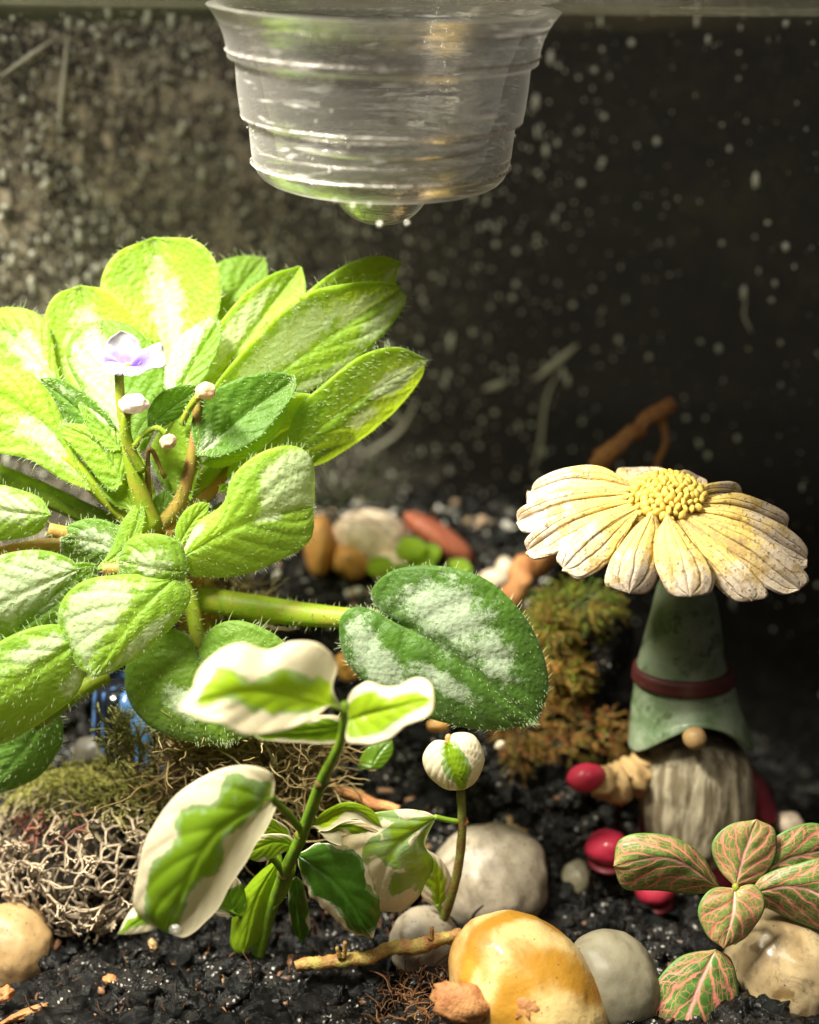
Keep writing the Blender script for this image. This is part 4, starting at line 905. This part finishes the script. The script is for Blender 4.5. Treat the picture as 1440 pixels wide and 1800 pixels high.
pxtube('stake', [(1210, 930, 2.6), (1215, 1200, 4.9), (1220, 1560, 5.2)], [12, 12, 12], M['hat'], dz)

V, F = blob(at(308, 1634, -3.45), .11, .09, .07, sub=3, nz=.05); obj('water_drop', V, F, M['cup'], figA)
# ------------------------------------------------------------------ pebbles and stones
pebble(930, 1755, 122, 172, None, 'yellow', 'large mustard yellow pebble with pale bands, biggest stone at the bottom', rot=-38, depth=.85, nz=.05, freq=.8, sub=5)
pebble(862, 1545, 104, 98, None, 'white', 'blotchy pale stone behind the yellow pebble', rot=-15, nz=.14, sub=5)
pebble(1075, 1735, 88, 100, None, 'grey', 'smooth olive grey pebble between the yellow pebble and the nerve plant', rot=-20, nz=.06, sub=5)
pebble(1378, 1712, 102, 110, None, 'beige', 'glossy beige pebble with brown stains under the nerve plant', nz=.07, sub=5)
pebble(15, 1668, 78, 80, None, 'tan', 'smooth tan pebble cut by the left edge beside the lichen', nz=.06, sub=5)
pebble(745, 1660, 62, 66, None, 'white', 'small cream pebble behind the fallen twig', rot=20, nz=.08)
pebble(905, 1455, 34, 17, None, 'tan', 'flat tan pebble above the blotchy pale stone', rot=25)
pebble(1012, 1545, 26, 34, None, 'grey', 'small dull grey pebble left of the gnome boots', nz=.2)
pebble(1195, 1578, 26, 15, None, 'white', 'tiny white pebble just below the left nerve plant leaf', rot=10)
pebble(655, 950, 68, 52, 9.0, 'pink', 'largest pale pink stone in the blurred group behind the dark heart-shaped leaf', rot=25, nz=.15)
pebble(640, 925, 44, 30, 9.6, 'pink', 'pale pink stone topmost of the blurred group at the back', rot=-10, nz=.1)
pebble(620, 985, 36, 34, 8.6, 'orange', 'orange stone low in the blurred group at the back', nz=.15)
pebble(562, 960, 28, 56, 8.8, 'orange', 'upright orange brown stone left of the blurred pink stones', nz=.12)
pebble(690, 1000, 40, 36, 8.4, 'pink', 'pale stone low right in the blurred group at the back', nz=.15)
pebble(776, 948, 72, 23, 9.4, 'red', 'long brick red pebble lying aslant behind the dark heart-shaped leaf', rot=34, nz=.12)
pebble(870, 1018, 28, 18, 8.2, 'pink', 'small pale pebble right of the red pebble at the back', nz=.15)
pebble(888, 1000, 16, 22, 8.4, 'pink', 'tiny pink pebble beside the brown stick at the back', nz=.15)
pebble(885, 1080, 36, 30, 7, 'dark', 'dark stone behind the right edge of the heart-shaped leaf', nz=.2)
pebble(560, 1310, 36, 28, 3.2, 'dark', 'dark stone under the cream edged leaf', nz=.2)
pebble(175, 1322, 46, 34, 3.6, 'dark', 'dark brown stone behind the lichen and the blue reflection piece', nz=.2)
pebble(330, 1300, 22, 26, 2.6, 'tan', 'largest tan pebble below the hairy heart-shaped leaf', nz=.15)
pebble(770, 1275, 20, 14, 3.2, 'orange', 'small orange pebble above the round cream leaf', nz=.15)
pebble(612, 1170, 30, 26, 4.0, 'orange', 'brown stone between the big leaf stalk and the fig leaf', nz=.2)
pebble(880, 1310, 10, 9, 3.2, 'pink', 'tiny pink pebble right of the round cream leaf', nz=.15)
for i, (px, py, r) in enumerate([(305, 1285, 12), (352, 1278, 14), (300, 1312, 13), (356, 1308, 15), (380, 1330, 14), (320, 1332, 12), (288, 1338, 9), (345, 1338, 11), (374, 1298, 9)]):
    pebble(px, py, r, r*.9, 2.5, 'tan', ['tan pebble top left of the little heap under the hairy heart-shaped leaf', 'tan pebble at the top of the little heap under the hairy heart-shaped leaf', 'tan pebble at the left end of the little heap behind the lichen', 'big tan pebble at the centre right of the little heap', 'tan pebble at the right end of the little heap behind the cream edged leaf', 'tan pebble at the bottom of the little heap behind the lichen', 'smallest tan pebble at the lower left of the little heap', 'tan pebble bottom right of the little heap in the roots', 'small tan pebble between the two rightmost stones of the little heap'][i], nz=.2, sub=3, group='small tan pebbles heaped behind the lichen')

# twigs, bark
def top(name, label, cat, pts, rpx, mat, **k):
    o = pxtube(name, pts, rpx, M[mat], None, label=label, cat=cat, **k); return o
tw = thing('twig', 'broken yellow-brown twig lying on the wet soil in the foreground', 'twig', tuple(at(660, 1670, .2)))
pxtube('stick', [(520, 1702, -1.0), (580, 1692, -.9), (660, 1676, -.8), (740, 1662, -.7), (812, 1642, -.6)], [10, 13, 12, 14, 12, 13, 14, 12, 10], M['twig'], tw, seg=60, wob=.14, nz=.08)
for px, py, x2, y2 in ((605, 1685, 607, 1655), (598, 1684, 592, 1665), (758, 1652, 760, 1630)):
    pxtube('twig_stub', [(px, py, -1), ((px+x2)/2, (py+y2)/2, -1), (x2, y2, -1)], [5, 4, 3], M['twig'], tw, seg=6, wob=.2)
top('twig', 'pale peeled twig behind the fig stem', 'twig', [(575, 1370, 1.6), (610, 1390, 1.5), (650, 1410, 1.4), (700, 1424, 1.2)], [6, 10, 11, 7], 'bark', wob=.1, nz=.06)
top('twig', 'small grey root curling over the yellow pebble top', 'twig', [(815, 1640, .6), (835, 1605, .4), (850, 1592, .3)], [4, 3, 2], 'dark', sides=6, nz=.05)
top('dry_stick', 'long bent brown dry leaf stalk behind the daisy', 'stick', [(1172, 722, 8.0), (1130, 740, 7.8), (1060, 810, 7.4), (960, 960, 7), (900, 1040, 6.6), (885, 1110, 6.2)], [14, 15, 22, 26, 24, 18], 'bark', seg=40, wob=.12, nz=.25)
top('dry_stick', 'thin brown stalk hanging just behind the daisy centre', 'stick', [(1168, 725, 8.0), (1166, 780, 8.0), (1150, 860, 8)], [7, 6, 6], 'bark', nz=.2)
def chip(px, py, rx, ry, Y, rot, mat, label, name='bark_chip', group=None):
    c = at(px, py, Y); s = pxs(c); V, F = blob(c, rx*s, ry*s, .18, sub=3, nz=.45, freq=2.4, rot=math.radians(-rot), basis=(RT, Vector((0, .45, .9)), Vector((0, .9, -.45))), seed=px)
    obj(name, V, F, M[mat], None, label=label, cat='bark', org=tuple(c), group=group)
chip(812, 1762, 54, 34, -2.9, 20, 'bark', 'reddish brown bark chip leaning on the yellow pebble')
chip(930, 1768, 28, 26, -3.0, 35, 'bark', 'rust-coloured bark flake on the front of the yellow pebble')
chip(155, 1790, 42, 12, -1.6, 0, 'bark', 'orange bark chip at the bottom edge left')
chip(45, 1782, 44, 8, -1.7, -22, 'bark', 'thin orange bark splinter in the lower left corner')
chip(8, 1748, 16, 12, -1.5, -30, 'bark', 'small orange bark chip under the tan pebble at the left edge')
chip(193, 1722, 13, 8, -.9, 10, 'bark', 'tiny red bark flake on the soil below the lichen')
chip(270, 1662, 7, 13, -.3, -35, 'tan', 'tiny tan seed on the soil below the cream edged leaf')
chip(908, 1622, 7, 9, -1.25, 10, 'dark', 'black crumb on top of the yellow pebble')

# loose soil crumbs, perlite and fibres (nobody could count them)
def scatter(name, count, where, size, mat, label, cat, sub=1, nz=.5, colf=None, stretch=1.0, lift=.3):
    tmpl = []
    for k in range(8):
        tmpl.append(blob(Vector((0, 0, 0)), 1, 1, 1, basis=(Vector((1, 0, 0)), Vector((0, 1, 0)), Vector((0, 0, 1))), sub=sub, nz=nz*1.4, freq=1.8, seed=k*3.3+count))
    V, F, C = [], [], []
    for _ in range(count):
        x, y = where(); r = R.uniform(*size); tv, tf = R.choice(tmpl); n0 = len(V)
        m = Matrix.Rotation(R.uniform(0, 6.28), 3, 'Z') @ Matrix.Rotation(R.uniform(-1.5, 1.5), 3, 'X'); st = R.uniform(1, stretch)
        c = Vector((x, y, gsoil(x, y) + r*lift)); cc = colf() if colf else None
        for v in tv:
            V.append(c + m @ Vector((v.x*r*st, v.y*r, v.z*r*.75)))
            if cc: C.append(cc)
        F += [tuple(i+n0 for i in f) for f in tf]
    return obj(name, V, F, M[mat], None, kind='stuff', label=label, cat=cat, col=C if colf else None)
def front():
    return R.uniform(-8, 8), R.uniform(-4.5, 4.5)
def anyw():
    return R.uniform(-10.5, 9.5), R.uniform(-4.5, 13)
scatter('soil_crumbs', 2600, front, (.06, .30), 'soil', 'wet black crumbs of potting soil strewn over the ground', 'soil', sub=2, nz=.6, stretch=1.7)
scatter('soil_crumbs', 1800, lambda: (R.uniform(-9, 9), R.uniform(4, 13)), (.08, .32), 'soil', 'dark soil crumbs over the raised bank at the back', 'soil', sub=1, nz=.6, stretch=1.7)
def gcol():
    return R.choice([(.55, .52, .46), (.38, .36, .32), (.62, .58, .52), (.30, .20, .12), (.24, .23, .2), (.45, .3, .2)])
scatter('grit', 900, lambda: (R.uniform(-9, 5), R.uniform(7.5, 13)), (.04, .17), 'gravel', 'pale grit on the soil bank at the back', 'gravel', colf=gcol, lift=.6)
scatter('grit', 900, front, (.015, .055), 'gravel', 'fine pale grit and perlite on the wet soil in front', 'gravel', colf=gcol, lift=1.0)
def bcol():
    return R.choice([(.13, .06, .03), (.20, .10, .05), (.08, .04, .025), (.26, .14, .07)])
scatter('bark_bits', 600, front, (.03, .11), 'gravel', 'small brown bark bits strewn on the wet soil in front', 'bark', colf=bcol, lift=.9, stretch=3, nz=.7)
def fibres(name, count, where, ln, r, mat, label, cat, colf, curl=.6, seg=6, sides=4, upb=.2):
    V, F, C = [], [], []
    for _ in range(count):
        p = where(); d = Vector((R.uniform(-1, 1), R.uniform(-1, 1), R.uniform(-.4, .6)+upb)).normalized(); L = R.uniform(*ln); P = [p]
        for k in range(seg):
            d = (d + Vector((R.uniform(-1, 1), R.uniform(-1, 1), R.uniform(-1, 1)))*curl).normalized(); P.append(P[-1] + d*L/seg)
        n0 = len(V); rr = R.uniform(*r); tube(V, F, P, [rr*(1-.6*k/seg) for k in range(seg+1)], sides); c = colf(p); C += [c]*(len(V)-n0)
    return obj(name, V, F, M[mat], None, kind='stuff', label=label, cat=cat, col=C)
def onsoil(x0, x1, y0, y1, h=.1):
    def f():
        x, y = R.uniform(x0, x1), R.uniform(y0, y1); return Vector((x, y, gsoil(x, y)+R.uniform(0, h)))
    return f
fibres('coir_fibres', 170, onsoil(-8, 4, -3.2, 1.5, .25), (.2, .8), (.012, .03), 'fibre', 'rust brown coir fibres on the wet soil', 'fibre', lambda p: R.choice([(.12, .05, .02), (.18, .08, .035), (.07, .035, .02)]))
def pxreg(px0, px1, py0, py1, Y0, Y1, el=True):
    def f():
        while True:
            a, b = R.uniform(-1, 1), R.uniform(-1, 1)
            if not el or a*a+b*b < 1: break
        return at((px0+px1)/2+a*(px1-px0)/2, (py0+py1)/2+b*(py1-py0)/2, R.uniform(Y0, Y1))
    return f
brn = lambda p: R.choice([(.26, .18, .07), (.34, .25, .11), (.18, .12, .05), (.40, .32, .16)])
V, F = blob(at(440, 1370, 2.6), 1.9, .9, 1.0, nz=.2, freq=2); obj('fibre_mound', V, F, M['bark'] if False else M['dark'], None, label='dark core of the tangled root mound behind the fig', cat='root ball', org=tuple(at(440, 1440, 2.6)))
fibres('coir_clump', 260, onsoil(-.6, 1.2, -2.6, -.6, .35), (.2, .7), (.012, .028), 'fibre', 'rusty tangle of coir and rootlets on the soil left of the yellow pebble', 'fibre', lambda p: R.choice([(.20, .085, .035), (.28, .14, .06), (.10, .05, .025)]))
fibres('dry_root_tangle', 1100, pxreg(270, 590, 1275, 1470, 1.2, 1.9), (.5, 1.8), (.012, .035), 'fibre', 'tangle of brown dry roots behind the cream edged leaves', 'roots', brn, curl=.5, seg=8)
fibres('root_tangle', 260, pxreg(320, 460, 1010, 1130, 4.0, 4.8), (.5, 1.5), (.01, .03), 'fibre', 'brown roots at the foot of the violet', 'roots', brn, curl=.5, seg=8)
fibres('dry_strands', 60, pxreg(560, 640, 850, 920, 7.6, 8.4), (.9, 2.4), (.01, .018), 'fibre', 'fine grey-green strands behind the violet leaves', 'strands', lambda p: (.12, .13, .08), curl=.12, seg=8, upb=.3)

# lichen
V, F, C = [], [], []
lc = thing('reindeer_lichen', 'netted tan and yellow lichen cushion on the soil, lower left', 'lichen', tuple(at(150, 1640, .8)))
def inlich(px, py):
    # mound outline in the place: left cushion widening to the right-hand slope
    x = (px-150)/190; y = (py-1490)/170
    return x*x+y*y < 1
def lich(p, d, r, depth, colr, L):
    if depth == 0 or len(V) > 260000: return
    n = 3; P = [p]
    for k in range(n):
        d = (d + Vector((R.uniform(-1, 1), R.uniform(-1, 1), R.uniform(-1, 1)))*.22).normalized(); P.append(P[-1]+d*L/n)
    n0 = len(V); tube(V, F, P, [r*(1-.12*k/n) for k in range(n+1)], 5, True); C.extend([colr]*(len(V)-n0))
    ax = Vector((R.uniform(-1, 1), R.uniform(-1, 1), R.uniform(-1, 1))).normalized()
    for s_ in ((1, -1) if R.random() < .9 else (1,)):
        dd = Matrix.Rotation(s_*R.uniform(.35, .7), 3, ax) @ d
        lich(P[-1], dd, r*.84, depth-1, tuple(min(1, c_*1.04) for c_ in colr), L*R.uniform(.7, .95))
nodes = []
for layer in range(4):
    pts = []
    for _ in range(5000):
        a = R.uniform(0, 6.28); q = math.sqrt(R.random())
        px = 150 + 168*q*math.cos(a); py = 1500 + 152*q*math.sin(a) - .30*(px-150)*(1 if px > 150 else -.1)
        if px < -30 or py > 1645 or py < 1320: continue
        Y = .2 + 1.5*q**2.5 + (1500-py)/150*1.3 + layer*.28; p = at(px, py, Y)
        k = sst(py+R.uniform(-30, 30)-.12*(px-150), 1385, 1480)
        if all((p-o_[0]).length > (.15+.14*k)*(1+.1*layer) for o_ in pts): pts.append((p, k, px, py))
    for idx, (p, k, px, py) in enumerate(pts):
        c1 = Vector((.32, .30, .07)).lerp(Vector((.58, .45, .32)), k)
        if abs(py-1458) < 26 and 30 < px < 150 and R.random() < .7: c1 = Vector((.40, .17, .12))
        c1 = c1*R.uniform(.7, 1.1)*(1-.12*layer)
        near = sorted(((p-o_[0]).length, j2) for j2, o_ in enumerate(pts) if j2 != idx)[:3]
        r0 = R.uniform(.026, .042)*(.62+.38*k)
        for dist_, j2 in near[:R.choice((1, 2, 2, 3))]:
            q_ = pts[j2][0]; mid_ = (p+q_)/2 + Vector((R.uniform(-1, 1), R.uniform(-1, 1), R.uniform(-1, 1)))*dist_*.16
            n0 = len(V); tube(V, F, [cr([p, mid_, q_], t/4) for t in range(5)], [r0*1.25, r0*.9, r0*.8, r0*.9, r0*1.25], 5, True); C.extend([tuple(c1)]*(len(V)-n0))
        if R.random() < (.75 if k < .5 else .38):
            lich(p, Vector((R.uniform(-.8, .8), -.6, R.uniform(-.3, 1.0))).normalized(), r0*.9, 3, tuple(c1*1.08), R.uniform(.12, .24))
for _ in range(34):
    px, py = R.uniform(190, 270), R.uniform(1290, 1400)
    lich(at(px, py, 1.5), Vector((R.uniform(-.6, .4), -.3, 1)).normalized(), .026, 4, (.27, .26, .08), .3)
o = obj('lichen_branches', V, F, M['lichen'], lc, kind='stuff', col=C)
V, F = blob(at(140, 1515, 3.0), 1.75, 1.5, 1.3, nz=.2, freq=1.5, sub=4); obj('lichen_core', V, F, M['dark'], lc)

# moss
def moss(name, label, regs, col, count, ln=(.25, .6), r=(.012, .03)):
    V, F, C = [], [], []
    for _ in range(count):
        (px, py, rx, ry, Y) = R.choice(regs); a = R.uniform(0, 6.28); q = math.sqrt(R.random())
        p = at(px+rx*q*math.cos(a), py+ry*q*math.sin(a), Y+.9*q*q); d = Vector((math.cos(a)*q, -.5, -math.sin(a)*q+.35)).normalized()
        base = col(p, py+ry*q*math.sin(a)); L = R.uniform(*ln); rr = R.uniform(*r)
        for s_ in range(R.choice((2, 3, 4))):
            dd = (d+Vector((R.uniform(-1, 1), R.uniform(-1, 1), R.uniform(-1, 1)))*.6).normalized(); P = [p]
            for k in range(4):
                dd = (dd+Vector((R.uniform(-.3, .3), R.uniform(-.3, .3), -.12))).normalized(); P.append(P[-1]+dd*L/4)
            n0 = len(V); tube(V, F, P, [rr*.6, rr*.6, rr*.5, rr*.4, rr*.2], 4, False)
            for q in range(1, 5):
                for z_ in range(3):
                    ld = (dd + Vector((R.uniform(-1, 1), R.uniform(-1, 1), R.uniform(-1, 1)))*1.1).normalized()*R.uniform(.06, .13); sd_ = ld.cross(Vector((R.uniform(-1, 1), .3, R.uniform(-1, 1)))).normalized()*.011; m0 = len(V)
                    V.extend([P[q]-sd_*.5, P[q]+ld*.5+sd_, P[q]+ld, P[q]+ld*.5-sd_]); F.append((m0, m0+1, m0+2, m0+3))
            C += [tuple(x*R.uniform(.6, 1.25) for x in base)]*(len(V)-n0)
    return obj(name, V, F, M['moss'], None, kind='stuff', label=label, cat='moss', col=C)
def mcol(p, py):
    k = sst(py+R.uniform(-50, 50), 1040, 1150); a = Vector((.28, .31, .05)).lerp(Vector((.52, .36, .08)), k)
    if py > 1200: a = a.lerp(Vector((.30, .15, .05)), .6)
    return tuple(a*R.uniform(.5, 1.15))
moss('moss_clump', 'shaggy orange and green moss column between the dark leaf and the gnome', [(1015, 1070, 66, 40, 5.2), (970, 1105, 34, 50, 4.8), (990, 1180, 40, 46, 4.8), (958, 1150, 26, 80, 4.7), (975, 1250, 34, 36, 4.8)], mcol, 620, (.2, .55), (.012, .03))
moss('moss_clump', 'brown and orange moss tufts left of the gnome hat', [(925, 1290, 45, 40, 4.0), (1060, 1290, 36, 36, 4.2), (985, 1310, 60, 26, 4.2), (915, 1330, 26, 26, 3.8)], mcol, 170, (.2, .5))
for i, (px, py, rx, ry, Y) in enumerate([(1040, 1130, 1.0, 1.2, 6.4), (1010, 1260, .9, 1.2, 6.0)]):
    V, F = blob(at(px, py, Y), rx, ry, .9, nz=.3, freq=2); obj('soil_clod', V, F, M['soil'], None, label=('upper' if i == 0 else 'lower')+' dark clod of soil carrying the shaggy moss', cat='soil', org=tuple(at(px, py+60, Y)))

# little plant at the back
bp = thing('seedling', 'small blurred bright green round-leaved plant behind the dark heart-shaped leaf', 'plant', tuple(at(730, 1040, 7.5)))
for px, py, r in ((668, 995, 24), (722, 965, 28), (752, 972, 24), (738, 995, 26), (805, 1002, 26), (700, 1005, 18)):
    c = at(px, py, 7.4); s = pxs(c)
    leaf(bp, [(px-r, py+4), (px, py), (px+r, py-3)], [(px-r*.6, py-r*.7), (px+r*.6, py-r*.7)], [(px-r*.6, py+r*.7), (px+r*.6, py+r*.7)], (7.6, 7.3), side=(.4, 0), tint=1.0, nu=14, nv=10, thick=.05)
    pxtube('leaf_stalk', [(px, py, 7.5), ((px+730)/2, py+30, 7.6), (730, 1045, 7.6)], [3, 3, 3], M['petiole'], bp, seg=6, sides=6)

# added fluted piece, striped to imitate a blue reflection in the back glass
bl = thing('blue_reflection', 'added dark fluted piece imitating blue reflections in the back glass, half hidden behind the lichen tips', 'glass', tuple(at(235, 1370, 3.9)))
V, F = [], []; n = 72; c0 = at(238, 1200, 3.9); c1 = at(238, 1380, 3.9)
pr = [(0, c1.z), (1.05, c1.z), (1.12, c1.z+.3), (1.05, (c0.z+c1.z)/2), (.95, c0.z-.2), (.9, c0.z), (0, c0.z+.02)]
for r, z_ in pr:
    for k in range(n):
        th = 2*math.pi*k/n; rr = r*(1+.05*math.sin(th*14)); V.append(Vector((c0.x+rr*math.cos(th), c0.y+rr*math.sin(th), z_)))
for i in range(len(pr)-1):
    for k in range(n):
        k2 = (k+1) % n; F.append((i*n+k, i*n+k2, (i+1)*n+k2, (i+1)*n+k))
obj('fluted_body', V, F, M['blue'], bl)
print('VERTS', sum(len(o.data.vertices) for o in bpy.data.objects if o.type == 'MESH'))
